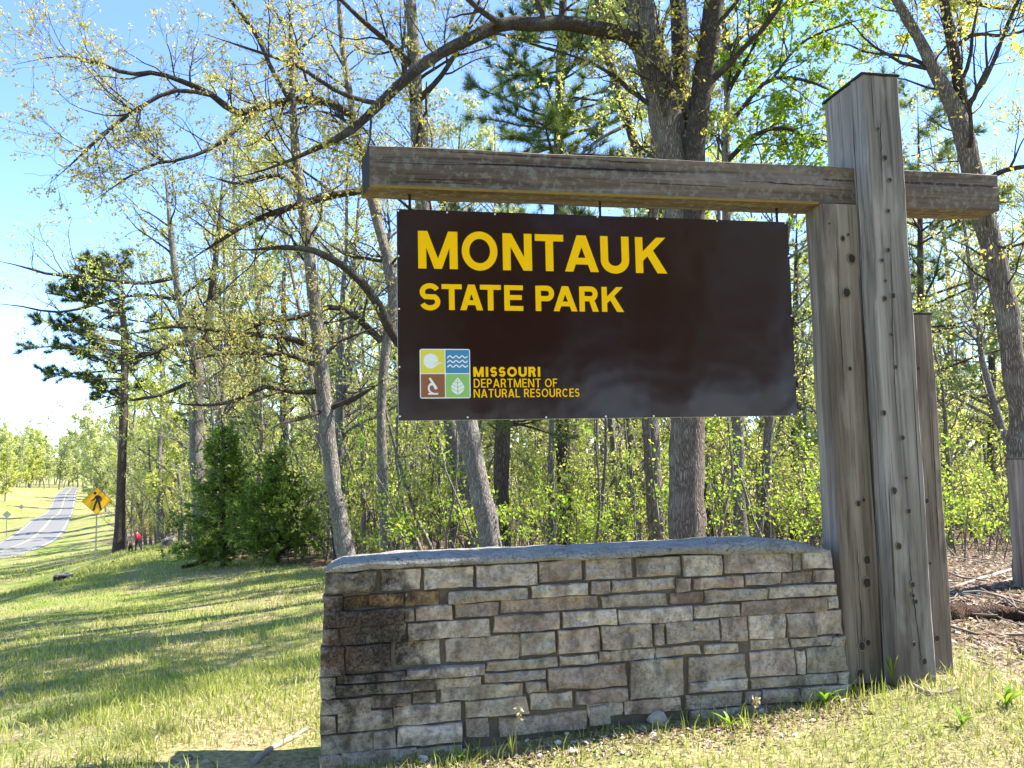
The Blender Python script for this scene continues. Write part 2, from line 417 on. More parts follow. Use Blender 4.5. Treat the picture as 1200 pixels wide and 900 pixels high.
road = tag(strip("road", -3.1, 3.1, 0, M['asphalt']), kind="structure")
strip("edge_line", -2.82, -2.70, .03, M['line_white'], road, 2); strip("edge_line", 2.70, 2.82, .03, M['line_white'], road, 2)
strip("centre_line", -.15, -.05, .03, M['line_yellow'], road, 2); strip("centre_line", .05, .15, .03, M['line_yellow'], road, 2)

# ------------------------------------------------------------------ timber frame
def timber(name, u0, u1, n0, n1, w0, w1, axis, mat, parent, off, seed=0, ch=.008, cut=(0,0)):
    """squared timber with worn arrises and slightly wavering faces; axis 0 = along u, 2 = along w; cut = skew of the two ends over n"""
    r = np.random.default_rng(seed)
    A0, A1 = (u0, u1) if axis == 0 else (w0, w1); B0, B1 = (w0, w1) if axis == 0 else (u0, u1)
    seg = max(6, int((A1-A0)/.08)); sec = []
    def edge(p, q, k): return [(p[0]+(q[0]-p[0])*i/k, p[1]+(q[1]-p[1])*i/k) for i in range(k)]
    c = ch
    corners = [(B0+c, n0), (B1-c, n0), (B1, n0+c), (B1, n1-c), (B1-c, n1), (B0+c, n1), (B0, n1-c), (B0, n0+c)]
    ks = [5, 1, 3, 1, 3, 1, 3, 1]
    for i in range(8): sec += edge(corners[i], corners[(i+1) % 8], ks[i])
    sec = np.array(sec); k = len(sec); V = []
    jit = r.normal(0, .0011, (seg+1, k)); base = r.normal(0, .0022, k)
    cen = sec.mean(0); outw = (sec-cen)/np.linalg.norm(sec-cen, axis=1)[:, None]
    for i in range(seg+1):
        a = A0 + (A1-A0)*i/seg
        p = sec + outw*(jit[i]+base + .0025*np.sin(i*.5+seed))[:, None]
        for (b, n) in p:
            f = (n-n0)/(n1-n0); aa = a + (cut[0]*f if i == 0 else 0) + (cut[1]*f if i == seg else 0)
            V.append((aa, n, b) if axis == 0 else (b, n, aa))
    V = np.array(V) - np.array(off); ii = np.arange((seg+1)*k).reshape(seg+1, k)
    q = np.stack([ii[:-1], np.roll(ii[:-1], -1, 1), np.roll(ii[1:], -1, 1), ii[1:]], -1).reshape(-1, 4)
    if axis == 0: q = q
    caps = np.vstack([ii[0][None], ii[-1][None]])
    me = np_mesh(name, V, [q, caps], [mat, M['end_grain']], np.r_[np.zeros(len(q), int), np.ones(2, int)], smooth=False)
    bm = bmesh.new(); bm.from_mesh(me); bmesh.ops.recalc_face_normals(bm, faces=bm.faces); bm.to_mesh(me); bm.free()
    return mesh_obj(name, me, parent)

U0F, U1F, WT, WB = 2.867, 3.1159, 2.106, 1.318
OFF = np.array([2.85, 0, -1.62])
frame = empty("timber_sign_frame", S(*OFF), YAW)
tag(frame, "weathered grey timber gallows frame with thick post and long crossbeam carrying the brown sign", "sign post")
timber("front_post", U0F, U1F, -.2208, -.1000, -1.60, WT, 2, M['post_wood'], frame, OFF, 1)
timber("rear_post", U0F+.002, U1F-.004, -.0985, .213, -1.75, WT-.004, 2, M['post_wood'], frame, OFF, 2)
timber("side_post", 2.6165, U0F-.003, -.0975, .0853, -1.60, WB-.003, 2, M['dark_post'], frame, OFF, 3)
timber("short_post", U1F-.001, 3.3388, -.0989, .10, -1.64, .6209, 2, M['dark_post'], frame, OFF, 4)
beam = timber("crossbeam", -.1534, 3.9047, -.0791, .1308, WB, WB+.2417, 0, M['beam_wood'], frame, OFF, 5, .007, (-.045, .0))
# top of the beam overhanging board and the yellow lower lip
b_ = MB(); b_.box(-.150-OFF[0], 2.61-OFF[0], -.0845, -.0772, WB-.003-OFF[2], WB+.013-OFF[2]); b_.build("lower_lip", M['yellow_wood'], beam)
b_ = MB(); b_.box(-.2005-OFF[0], -.158-OFF[0], .085, .132, WB-.004-OFF[2], WB+.07-OFF[2]); b_.build("end_block", M['yellow_wood'], beam, bevel=.004)
b_ = MB(); b_.box(U0F-.012-OFF[0], U1F+.006-OFF[0], -.228, .217, WT+.001-OFF[2], WT+.016-OFF[2]); b_.build("post_cap", M['end_grain'], frame, bevel=.004)
b_ = MB(); b_.box(U1F+.003-OFF[0], 3.341-OFF[0], -.102, .103, .622-OFF[2], .634-OFF[2]); b_.build("post_cap", M['end_grain'], frame, bevel=.003)
# drying cracks
M['crack'] = plain('crack shadow', (.012, .010, .008), .9, var=.2)
def crack(name, pts, n, wid, parent, seed):
    r = np.random.default_rng(seed); Pq = np.array([face(x, y, n) for x, y in pts]); C = smooth_curve(Pq, 24); C = C + r.normal(0, .0018, C.shape)
    t_ = np.gradient(C, axis=0); t_ /= np.linalg.norm(t_, axis=1)[:, None]; nn = np.c_[-t_[:,1], t_[:,0]]; w = wid*np.sin(np.linspace(.12, math.pi-.12, 24))*r.uniform(.4, 1.2, 24)
    A_, B_ = C + nn*w[:, None]/2, C - nn*w[:, None]/2; V = np.concatenate([np.c_[A_[:,0], np.full(24, n), A_[:,1]], np.c_[B_[:,0], np.full(24, n), B_[:,1]]]) - OFF; i = np.arange(23)
    mesh_obj(name, np_mesh(name, V, [np.stack([i, i+1, i+25, i+24], 1)], M['crack']), parent)
crack("crack", [(440,189),(520,193),(600,193),(680,197),(760,200),(850,203)], -.0862, .007, beam, 1)
crack("crack", [(470,209),(540,211),(590,210)], -.0862, .006, beam, 2)
crack("crack", [(700,188),(730,190),(770,191)], -.0862, .008, beam, 3)
crack("crack", [(860,212),(920,215),(985,219)], -.0862, .006, beam, 4)
crack("crack", [(1064,620),(1068,680),(1076,740),(1083,803)], -.2268, .008, frame, 5)
crack("crack", [(1043,250),(1045,330),(1047,420),(1052,500)], -.2268, .006, frame, 6)
crack("crack", [(1031,110),(1033,170),(1034,230)], -.2268, .006, frame, 7)
crack("crack", [(980,260),(984,360),(990,470)], -.1035, .006, frame, 8)
crack("crack", [(1003,620),(1008,700),(1013,790)], -.1035, .006, frame, 9)
crack("crack", [(1092,480),(1098,600),(1103,690)], -.1049, .005, frame, 10)
# knots
def disc(u, w, n, r, rng_, off, k=12, rz=1.25):
    return [(u + math.cos(2*math.pi*i/k)*r*rng_.uniform(.85, 1.12) - off[0], n-off[1], w + math.sin(2*math.pi*i/k)*r*rz*rng_.uniform(.88, 1.12) - off[2]) for i in range(k)]
kr = random.Random(3)
knots = {-.0975: [(987.6,279.6,2.5),(998,303,4.4),(992,343,4.4),(1006,590,2.6),(1012,586,2),(1016,656,4),(1016,683,4.6),(1010,757,4),(1017,753,3),(1008,789,4),(996,432,2),(994,275,1.3),(972,262,1)],
         -.2208: [(1041,293,2),(1041,247,1.8),(1037,350,2.5),(1046.5,346.5,2.8),(1044.5,392,1.6),(1037,185,2.6),(1029,151,1.6),(1043,211,2),(1048,575,3),(1065,599,2.5),(1053.6,640,3),(1069.6,685,2.6),(1070,698,2),(1073,705,2.2),(1071,755,2),(1083,775,3),(1036,484,2.4),(1058,513,2.2),(1034,305,1.8),(1038,329,1.3),(1050,430,1.7),(1062,560,1.6)],
         -.0989: [(1086,587,2.6),(1098,748,3),(1076,432,2.2),(1090,660,1.5)]}
for npl, lst in knots.items():
    for (kx, ky, r) in lst:
        u, w = face(kx, ky, npl-.006); rr = r*4.75/FPX
        n0 = npl - .0075
        ring = disc(u, w, n0, rr*1.25, kr, OFF); hole = disc(u, w, n0-.0012, rr, kr, OFF)
        kb = MB(); kb.v = ring + hole + [(p[0], npl+.01, p[2]) for p in ring]
        kb.f = [tuple(range(12))] + [(i, (i+1) % 12, 24+(i+1) % 12, 24+i) for i in range(12)]
        kb.v = kb.v
        ko = kb.build("knot", M['knot_ring'], frame)
        hb = MB(); hb.v = hole + [(p[0], n0+.004, p[2]) for p in hole]; hb.f = [tuple(range(12))] + [(i, (i+1) % 12, 12+(i+1) % 12, 12+i) for i in range(12)]
        hb.build("knot_hole", M['knot'], ko)

# ------------------------------------------------------------------ sign panel
PO = np.array([1.22, 0, 0.0])
panel = empty("park_sign_panel", S(*PO), YAW)
tag(panel, "large dark brown hanging sign reading MONTAUK STATE PARK in yellow letters", "sign")
b_ = MB(); b_.box(-1.22, 1.22, 0, .012, 0, 1.22); b_.build("board", M['sign_brown'], panel, bevel=.0015)
b_ = MB(); b_.box(-1.2215, 1.2215, .0122, .020, -.0015, 1.2215); b_.build("backing", M['sign_edge'], panel)
for hx in (480, 702, 908):
    u, _ = face(hx, 245, .05)
    b_ = MB(); b_.tube([(u-1.22, .03, 1.17), (u-1.22, .03, 1.345)], .008, 8); h = b_.build("hanger_rod", M['end_grain'], panel)
    b_ = MB(); b_.box(u-1.22-.02, u-1.22+.02, .0205, .026, 1.13, 1.19); b_.build("bracket", M['metal'], h)
scr = [(466,247),(524,249),(580,251),(700,252.5),(770,256),(840,257),(920,261),(467,300),(467.5,362),(468,430),(468.5,488),(548,489),(640,489),(710,488),(766,488),(838,487.5),(928,486),(925,300),(928,370),(931,440)]
for (sx, sy) in scr:
    u, w = face(sx, sy, 0); u = min(max(u, .008), 2.432); w = min(max(w, .008), 1.212)
    b_ = MB(); b_.tube([(u-1.22, .001, w), (u-1.22, -.003, w)], .0055, 8); b_.build("screw", M['white'], panel)

# lettering drawn glyph by glyph on a unit box: width 1, height 1
def arc(cx, cy, rx, ry, a0, a1, n=14):
    return [(cx + rx*math.cos(math.radians(a0+(a1-a0)*i/n)), cy + ry*math.sin(math.radians(a0+(a1-a0)*i/n))) for i in range(n+1)]
def ribbon(path, t, closed=False):
    n = len(path); L_, R_ = [], []
    for i in range(n):
        a = Vector(path[(i-1) % n] if closed or i else path[0]); b = Vector(path[(i+1) % n] if closed or i < n-1 else path[-1]); p = Vector(path[i])
        d1 = (p-a); d2 = (b-p)
        d1 = d1.normalized() if d1.length > 1e-9 else d2.normalized(); d2 = d2.normalized() if d2.length > 1e-9 else d1
        n1 = Vector((-d1.y, d1.x)); n2 = Vector((-d2.y, d2.x)); mm = (n1+n2)
        mm = mm.normalized() if mm.length > 1e-6 else n1
        k = 1/max(.35, mm.dot(n1)); L_.append(p+mm*t/2*k); R_.append(p-mm*t/2*k)
    return [[tuple(L_[i]), tuple(R_[i]), tuple(R_[(i+1) % n]), tuple(L_[(i+1) % n])] for i in range(n if closed else n-1)]
def glyph(ch, W, H, t):
    """list of polygons for one letter, W x H, stroke t"""
    tv = t; th = t*.86; P = []
    box = lambda x0, y0, x1, y1: P.append([(x0,y0),(x1,y0),(x1,y1),(x0,y1)])
    def bowl(x0, y0, x1, y1):   # P / R / D bowl: stroke from stem to right
        r = (y1-y0)/2; cy = (y0+y1)/2; rx = min(r, (x1-x0)*.62); cx = x1-rx
        path = [(x0, y1-th/2), (cx, y1-th/2)] + arc(cx, cy, rx-tv/2, r-th/2, 90, -90)[1:-1] + [(cx, y0+th/2), (x0, y0+th/2)]
        P.extend(ribbon(path, (tv+th)/2))
    if ch == 'M':
        box(0,0,tv,H); box(W-tv,0,W,H); d = tv*1.12; c = W/2; y0 = 0
        P.append([(tv*.25,H),(tv*1.15,H),(c+d*.42,0),(c-d*.42,0)]); P.append([(W-tv*1.15,H),(W-tv*.25,H),(c+d*.42,0),(c-d*.42,0)])
    elif ch == 'N':
        box(0,0,tv,H); box(W-tv,0,W,H); P.append([(tv*.1,H),(tv*1.12,H),(W-tv*.1,0),(W-tv*1.12,0)])
    elif ch == 'T': box(0,H-th,W,H); box(W/2-tv/2,0,W/2+tv/2,H-th)
    elif ch == 'I': box(W/2-tv/2,0,W/2+tv/2,H)
    elif ch == 'E': box(0,0,tv,H); box(tv,0,W,th); box(tv,H-th,W,H); box(tv,H*.52-th/2,W*.93,H*.52+th/2)
    elif ch == 'F': box(0,0,tv,H); box(tv,H-th,W,H); box(tv,H*.5-th/2,W*.9,H*.5+th/2)
    elif ch == 'L': box(0,0,tv,H); box(tv,0,W,th)
    elif ch == 'A':
        c = W/2; d = tv*1.08
        P.append([(0,0),(d,0),(c+d*.5,H),(c-d*.55,H)]); P.append([(W-d,0),(W,0),(c+d*.55,H),(c-d*.5,H)]); box(W*.24,H*.2,W*.76,H*.2+th)
    elif ch == 'K':
        box(0,0,tv,H); d = tv*1.3
        P.append([(tv*.9,H*.32),(tv*.9,H*.32+d*.95),(W-d*1.05,H),(W-d*.0-.03*W,H)]); P.append([(W*.36,H*.50),(W*.36+d*.62,H*.50+d*.55),(W,0),(W-d*1.02,0)])
    elif ch == 'U':
        r = W/2; ry = H*.36
        P.extend(ribbon([(tv/2,H),(tv/2,ry)] + arc(r, ry, r-tv/2, ry-th/2, 180, 360)[1:-1] + [(W-tv/2,ry),(W-tv/2,H)], tv))
    elif ch == 'O': P.extend(ribbon(arc(W/2, H/2, W/2-tv/2, H/2-th/2, 0, 360, 36)[:-1], (tv+th)/2, True))
    elif ch == 'C': P.extend(ribbon(arc(W/2, H/2, W/2-tv/2, H/2-th/2, 42, 318, 30), (tv+th)/2))
    elif ch == 'D': box(0,0,tv,H); bowl(tv*.8,0,W,H)
    elif ch == 'P': box(0,0,tv,H); bowl(tv*.8,H*.40,W,H)
    elif ch == 'R':
        box(0,0,tv,H); bowl(tv*.8,H*.42,W*.97,H); d = tv*1.12
        P.append([(W*.50,H*.46),(W*.50+d*.9,H*.46),(W,0),(W-d,0)])
    elif ch == 'S':
        ry = H*.25+th*.12; rx = W/2-tv/2; yt = H-th/2-(H/4-th*.13); yb = th/2+(H/4-th*.13); rr = H/4-th*.13
        path = arc(W/2, yt, rx*.97, rr, 22, 232, 18) + [(W*.5, H*.5)] + arc(W/2, yb, rx, rr, 52, -160, 18)
        P.extend(ribbon(path, (tv+th)/2*.97))
    return P
def letters(name_each, text, xs, n=-.0016, t=.2, y_of=None, mat=None, single=False):
    """xs: list of (u0,u1,w0,w1) for each character"""
    big = MB()
    for ch, (u0, u1, w0, w1) in zip(text, xs):
        b = big if single else MB()
        for j, poly in enumerate(glyph(ch, u1-u0, w1-w0, t)):
            pl = [(u0+p[0]-PO[0], w0+p[1]-PO[2]) for p in poly]
            area = sum(pl[i][0]*pl[(i+1) % len(pl)][1]-pl[(i+1) % len(pl)][0]*pl[i][1] for i in range(len(pl)))
            if area < 0: pl = pl[::-1]
            b.prism(pl, n - .00012*(j % 5), -.0003)
        if not single: b.build(name_each, mat, panel)
    if single: big.build(name_each, mat, panel)
def zr(x): return 460 + x/2.4
def zy(y): return 230 + y/2.4
rowM = [('M',72,183),('O',194,296),('N',310,392),('T',401,481),('A',484,579),('U',585,665),('K',683,771)]
_, wtop = face(zr(72), zy(97), 0); _, wbot = face(zr(72), zy(203), 0)
letters("letter", "MONTAUK", [(face(zr(a), 300, 0)[0], face(zr(b), 300, 0)[0], wbot-(.004 if c in 'OU' else 0), wtop+(.004 if c == 'O' else 0)) for c, a, b in rowM], t=.047, mat=M['yellow'])
rowS = [('S',75,135),('T',138,195),('A',190,254),('T',246,305),('E',314,367),('P',402,455),('A',452,519),('R',525,579),('K',588,650)]
_, wtop = face(zr(80), zy(246), 0); _, wbot = face(zr(80), zy(319), 0)
letters("letter", "STATEPARK", [(face(zr(a), 348, 0)[0], face(zr(b), 348, 0)[0], wbot-(.003 if c == 'S' else 0), wtop+(.003 if c == 'S' else 0)) for c, a, b in rowS], t=.033, mat=M['yellow'])
def line(text, x0, x1, y0, y1, t, mat, widths):
    u0, wt_ = face(x0, y0, 0); u1, _ = face(x1, (y0+y1)/2, 0); _, wb_ = face(x0, y1, 0); h = wt_-wb_
    tot = sum(widths.get(c, .62) for c in text) + .13*(len(text)-1); k = (u1-u0)/tot; x = u0; xs = []; tx = ''
    for c in text:
        w = widths.get(c, .62)*k
        if c != ' ': xs.append((x, x+w, wb_, wt_)); tx += c
        x += w + .13*k
    letters("lettering", tx, xs, t=t, mat=mat, single=True)
WD = {'M':.82,'I':.22,'O':.78,'N':.70,'A':.72,'U':.66,'T':.6,' ':.22,'E':.52,'F':.5,'L':.5,'S':.54,'D':.68,'C':.7,'R':.6,'P':.56}
line("MISSOURI", 554.5, 633.5, 430, 441.6, .0145, M['yellow'], dict(WD, I=.26))
line("DEPARTMENT OF", 555, 653, 444, 454.2, .0075, M['yellow'], WD)
line("NATURAL RESOURCES", 555, 679, 456, 466, .0075, M['yellow'], WD)
# emblem: four coloured squares in a white rounded frame
def L(zx, zy_):      # pixel of the enlarged emblem -> panel coordinates
    u, w = face(480+zx/11.25, 400+zy_/11.25, 0); return (u-PO[0], w-PO[2])
def rrect(x0, y0, x1, y1, r, k=4):
    pts = []
    for (cx, cy, a) in ((x1-r, y0+r, -90), (x1-r, y1-r, 0), (x0+r, y1-r, 90), (x0+r, y0+r, 180)):
        pts += [(cx+r*math.cos(math.radians(a+90*i/k)), cy+r*math.sin(math.radians(a+90*i/k))) for i in range(k+1)]
    return pts
(xa, ya), (xb, yb) = L(138, 755), L(795, 102)
xa, xb = xa, xb; ya, yb = ya, yb
eb = MB().prism(rrect(xa, ya, xb, yb, .012), -.0012, -.0002); emb = eb.build("emblem", M['white'], panel)
w2 = (xb-xa); g = w2*.02; q = (w2-3*g)/2; hq = ((yb-ya)-3*g)/2
sq = {}
for nm, ix, iy, mt in (("yellow", 0, 1, 'logo_yellow'), ("blue", 1, 1, 'logo_blue'), ("brown", 0, 0, 'logo_brown'), ("green", 1, 0, 'logo_green')):
    x0 = xa+g+ix*(q+g); y0 = ya+g+iy*(hq+g); sq[nm] = (x0, y0)
    so = MB().prism(rrect(x0, y0, x0+q, y0+hq, .004), -.0020, -.0010).build("emblem_square", M[mt], emb)
def poly_on(pts, nm, n=-.0027): # pts in square units 0..1
    x0, y0 = sq[nm]; pl = [(x0+p[0]*q, y0+p[1]*hq) for p in pts]
    area = sum(pl[i][0]*pl[(i+1) % len(pl)][1]-pl[(i+1) % len(pl)][0]*pl[i][1] for i in range(len(pl)))
    return pl if area > 0 else pl[::-1]
def mark(polys, nm, mat='white', n=-.0027):
    b = MB()
    for j, p in enumerate(polys): b.prism(poly_on(p, nm), n-.0001*(j % 4), -.0019)
    b.build("emblem_mark", M[mat], emb)
mark([arc(.42, .52, .31, .32, 0, 360, 28)[:-1], [(.7,.38),(.74,.47),(.98,.43),(.8,.41)]], "yellow")
mark([[(.48,.46),(.62,.44),(.70,.50),(.80,.50),(.70,.46),(.60,.40),(.66,.41)]], "yellow", 'logo_yellow', -.0031)
waves = []
for k in range(3):
    yy = .70 - .2*k
    waves += ribbon([(.07+.86*i/36, yy + .045*math.sin(i/36*3.3*2*math.pi-1.2)) for i in range(37)], .05)
mark(waves, "blue")
mark(ribbon(arc(.52, .40, .20, .22, 118, 268, 12), .075) + [[(.30,.12),(.72,.12),(.72,.19),(.30,.19)], [(.32,.82),(.40,.86),(.66,.46),(.56,.40)], arc(.43,.56,.055,.055,0,360,12)[:-1], [(.54,.40),(.66,.46),(.70,.38),(.60,.33)]], "brown")
leafp = []
for i in range(25):
    tt = i/24; leafp.append((.5 + .29*math.sin(math.pi*tt**.8)*(1-.12*tt), .10 + .76*tt))
leafp = [(1-x, y) for x, y in leafp[::-1]] + leafp
mark([leafp], "green")
veins = ribbon([(.5,.08),(.5,.78)], .028)
for y in (.24, .42, .60): veins += ribbon([(.5,y),(.76,y+.15)], .022) + ribbon([(.24,y+.15),(.5,y)], .022)
mark(veins, "green", 'logo_green', -.0032)

# ------------------------------------------------------------------ stone wall
WN = -.13
STAIN = at(425, 750, 4.3) * np.array([1.35, 1, 1]); STAIN = tuple(float(v) for v in STAIN)
M['stone_grey'] = stone_mat('grey limestone', (.26, .212, .17), (.56, .475, .39))
M['stone_buff'] = stone_mat('buff limestone', (.28, .235, .18), (.54, .47, .37), .2)
M['stone_rust'] = stone_mat('orange stained sandstone', (.20, .12, .06), (.46, .32, .17), .6)
M['stone_brown'] = stone_mat('brownish sandstone', (.235, .18, .145), (.46, .37, .30), .25)
t = NT('wall mortar'); n1 = t.noise(t.pos(), 30, 5, .7); t.color(t.mix(n1, (.07, .056, .045), (.21, .172, .138))); t.rough(.95, .1); t.bump(n1, .8, .01); M['mortar'] = t.m
t = NT('rough concrete cap'); n1 = t.noise(t.pos(), 9, 6, .7); n2 = t.noise(t.pos(), 60, 4, .7)
cc = t.ramp(n1, [(.3, (.26, .243, .215)), (.55, (.43, .40, .355)), (.75, (.56, .525, .47))]); cc = t.mix(t.mapr(n2, .52, .66, 0, .65), cc, (.10, .10, .10)); ck = t.noise(t.pos((1, 1, 3)), 4, 3, .6, 1.2); cc = t.mix(t.math('MULTIPLY', t.math('LESS_THAN', t.math('ABSOLUTE', t.math('SUBTRACT', ck, .5)), .006), .8), cc, (.05, .05, .05)); cc = t.mix(t.mapr(t.noise(t.pos(), 2.5, 4, .6), .45, .65, 0, .4), cc, (.33, .32, .30))
t.color(cc); t.rough(.95, .1); t.bump(t.math('ADD', n1, n2), 1.0, .03); M['cap'] = t.m
ZA = [(60,112,265,195),(282,97,440,182),(462,92,654,175),(52,208,118,265),(130,207,235,258),(237,200,372,248),(382,190,515,243),(52,272,375,330),(378,258,415,308),(425,248,572,302),
 (48,340,100,402),(118,332,380,402),(388,315,722,385),(42,418,135,527),(138,408,322,512),(345,392,520,490),(40,540,95,618),(110,527,380,560),(387,503,703,540),(100,570,500,612),(508,543,689,580),
 (40,628,240,687),(245,612,405,657),(412,600,508,643),(528,582,855,632),(38,695,98,767),(108,680,330,757),(333,657,605,732),(38,775,250,850),(255,757,345,827),(350,740,608,812),(33,858,120,915),(125,845,420,900),(425,825,612,880)]
ZB = [(148,90,408,178),(423,70,602,155),(20,205,372,250),(390,178,635,225),(48,257,243,315),(255,240,682,297),(222,312,508,382),(525,295,760,357),(12,412,335,515),(342,387,492,480),(508,372,680,472),
 (188,512,502,552),(515,487,678,527),(178,567,448,603),(458,543,805,635),(365,602,448,645),(100,687,370,757),(382,657,565,722),(585,642,810,700),(100,768,200,845),(245,762,632,838),(645,708,730,790)]
ZC = [(25,118,230,205),(250,112,440,195),(455,102,620,190),(52,217,128,268),(142,212,420,262),(428,202,482,258),(503,200,720,247),(98,280,375,330),(398,267,545,314),(552,257,825,304),(172,342,490,402),(503,322,702,375),
 (98,412,318,515),(328,402,368,492),(380,395,612,482),(85,524,328,567),(335,507,530,545),(552,494,690,532),(222,564,452,728),(478,550,730,655),(480,662,737,705),(40,757,185,812),(192,742,440,797),(468,720,717,778),(490,787,712,830)]
ZD = [(70,112,365,197),(370,102,410,180),(415,97,540,174),(165,202,318,248),(330,194,468,243),(472,182,552,233),(268,258,562,304),(145,322,525,382),(530,302,575,352),(62,392,172,497),(182,382,340,487),(350,376,472,477),(478,364,590,467),
 (195,492,362,535),(370,485,545,520),(548,477,600,513),(192,547,385,655),(435,527,612,637),(392,540,430,640),(195,662,568,705),(572,637,620,686),(168,720,235,770),(238,714,400,767),(408,704,622,757),(150,785,400,830)]
WO = np.array([1.0, .1, -1.75])
wall = empty("stone_wall", S(*WO), YAW)
tag(wall, "low wall of coursed grey limestone blocks with a rough concrete cap under the brown sign", "wall")
sr = np.random.default_rng(8)
def stone(u0, u1, w0, w1, mat, n_front, depth, parent, end=False):
    """rough-hewn block; front towards -n (or towards -u when end)"""
    ka, kb = max(2, min(6, int((u1-u0)/.06))), max(2, min(3, int((w1-w0)/.035)))
    us = np.linspace(0, 1, ka+1); ws = np.linspace(0, 1, kb+1)
    e = min(.006, (w1-w0)*.12); V = []
    kx = sr.normal(0, .0035, 4)
    for j, b in enumerate(ws):
        for i, a in enumerate(us):
            x = u0 + (u1-u0)*a; z = w0 + (w1-w0)*b
            x += (kx[0]*(1-b)+kx[1]*b)*(1 if i == 0 else 0) + (kx[2]*(1-b)+kx[3]*b)*(1 if i == ka else 0)
            edge = (i in (0, ka)) + (j in (0, kb)); n = n_front + sr.normal(0, .0046) + .002*edge
            if i in (0, ka): x += sr.normal(0, .002)
            if j in (0, kb): z += sr.normal(0, .0028)
            V.append((x, n, z))
    nF = len(V); nx = ka+1; ring = list(range(nx)) + [nx*j+ka for j in range(1, kb+1)] + [nx*kb+i for i in range(ka-1, -1, -1)] + [nx*j for j in range(kb-1, 0, -1)]
    cu, cw = (u0+u1)/2, (w0+w1)/2
    for r in ring:                                  # worn shoulder, then straight back
        x, n, z = V[r]; V.append((x + math.copysign(e*.55, x-cu), n_front + .013 + sr.normal(0, .001), z + math.copysign(e*.5, z-cw)))
    for r in ring:
        x, n, z = V[r]; V.append((x + math.copysign(e*.55, x-cu), n_front + depth, z + math.copysign(e*.5, z-cw)))
    F = [(j*nx+i, j*nx+i+1, (j+1)*nx+i+1, (j+1)*nx+i) for j in range(kb) for i in range(ka)]; m_ = len(ring)
    for q in range(m_):
        p = (q+1) % m_; F += [(ring[p], ring[q], nF+q, nF+p), (nF+p, nF+q, nF+m_+q, nF+m_+p)]
    F.append(tuple(nF+m_+q for q in range(m_)))
    V = np.array(V)
    if end: V = np.c_[V[:,1], V[:,0], V[:,2]]       # swap u and n: block laid on the end face
    me = bpy.data.meshes.new("stone"); me.from_pydata((V-WO).tolist(), [], F); me.materials.append(mat)
    for p in me.polygons: p.use_smooth = False
    bm = bmesh.new(); bm.from_mesh(me); bmesh.ops.recalc_face_normals(bm, faces=bm.faces); bm.to_mesh(me); bm.free()
    return mesh_obj("stone", me, parent)
rows_w = []
for (ox, oy, sc, lst) in ((365, 640, 3.461, ZA), (520, 640, 3.75, ZB), (680, 625, 3.75, ZC), (830, 620, 3.75, ZD)):
    for si, (x0, y0, x1, y1) in enumerate(lst):
        xa_, xb_ = ox+x0/sc, ox+x1/sc
        u0, w1 = face(xa_, oy+y0/sc, WN); _, w0 = face(xa_, oy+y1/sc, WN); u1, _ = face(xb_, oy+(y0+y1)/2/sc, WN)
        bat = (w0 + 1.0)*.02
        mt = M[['stone_grey', 'stone_grey', 'stone_buff', 'stone_brown'][int(sr.integers(0, 4))]]
        if ox == 365 and si in (4, 5, 6): mt = M['stone_rust']
        stone(u0+.0003, u1-.0003, w0, w1, mt, WN + float(sr.normal(0, .0075)), .12, wall)
uL0, wL0 = face(373, 893, WN); uL1, wL1 = face(382, 668, WN); uR0, _ = face(995, 820, WN); uR1, wR1 = face(975, 645, WN)
wtopL = wL1; core = MB()
cz = [(uL0+.012, -2.0), (uR0-.012, -2.0), (uR1-.012, wR1), (uL1+.012, wL1)]
core.prism([(a-WO[0], b-WO[2]) for a, b in cz], WN+.028-WO[1], .26-WO[1]); core.build("mortar_core", M['mortar'], wall)
for side_n, zz in ((0, 0),):                          # blocks on the visible left end
    w = -1.85
    while w < wtopL - .06:
        h = float(sr.uniform(.06, .12)); f = (w - wL0)/(wL1-wL0); ue = uL0 + (uL1-uL0)*f
        cut = float(sr.uniform(-.02, .12))
        stone(WN+.135, cut-.004+.05, w+.004, min(w+h, wtopL)-.006, M['stone_grey'], ue+.004, .1, wall, end=True)
        stone(cut+.056, .27, w+.004, min(w+h, wtopL)-.006, M['stone_buff'], ue+.006, .1, wall, end=True)
        w += h
# cap: poured, hand-trowelled, uneven
cap_pts = [(381,664,671),(388,658,670),(400,655.5,669),(440,652,667),(480,649.5,664.5),(520,648,663),(560,646.5,660),(600,645,659),(640,643,657),(680,642,656),(720,640,654),(760,638,650),(800,635.5,648.5),(850,632,649),(900,631,648),(930,632,647),(950,635,646.5),(965,639,646),(974,642.5,646)]
cu, cwt, cwb = [], [], []
for (x, yt, yb_) in cap_pts:
    u, b = face(x, yb_, WN-.012); _, tt = face(x, yt, WN+.10); cu.append(u); cwb.append(b-.004); cwt.append(tt)
uu = np.linspace(cu[0], cu[-1], 70); bb = np.interp(uu, cu, cwb); tt = np.interp(uu, cu, cwt)
prof = [(-.010, 0), (-.013, .35), (-.008, .6), (.008, .8), (.035, .93), (.085, .99), (.14, 1.0), (.25, .98), (.33, .9), (.40, .6), (.405, 0)]
V = []
for i, (u, b, tp) in enumerate(zip(uu, bb, tt)):
    tap = min(1, (i+.4)/2.5, (len(uu)-i)/3.0)
    for j, (dn, f) in enumerate(prof):
        hh = (tp-b)*f*(1 if j else 1)
        j1 = .014*(vnoise(u*7+7, j*.9, 5)-.5) + .007*(vnoise(u*29, j*2.7, 6)-.5)
        V.append((u + (0 if 1 < i < len(uu)-2 else 0), WN + dn*(.7+.3*tap) + j1*1.2, b + hh*(.55+.45*tap if f > .2 else 1) + (j1 if 0 < j < 10 else .5*j1)))
k = len(prof); ii = np.arange(len(uu)*k).reshape(-1, k)
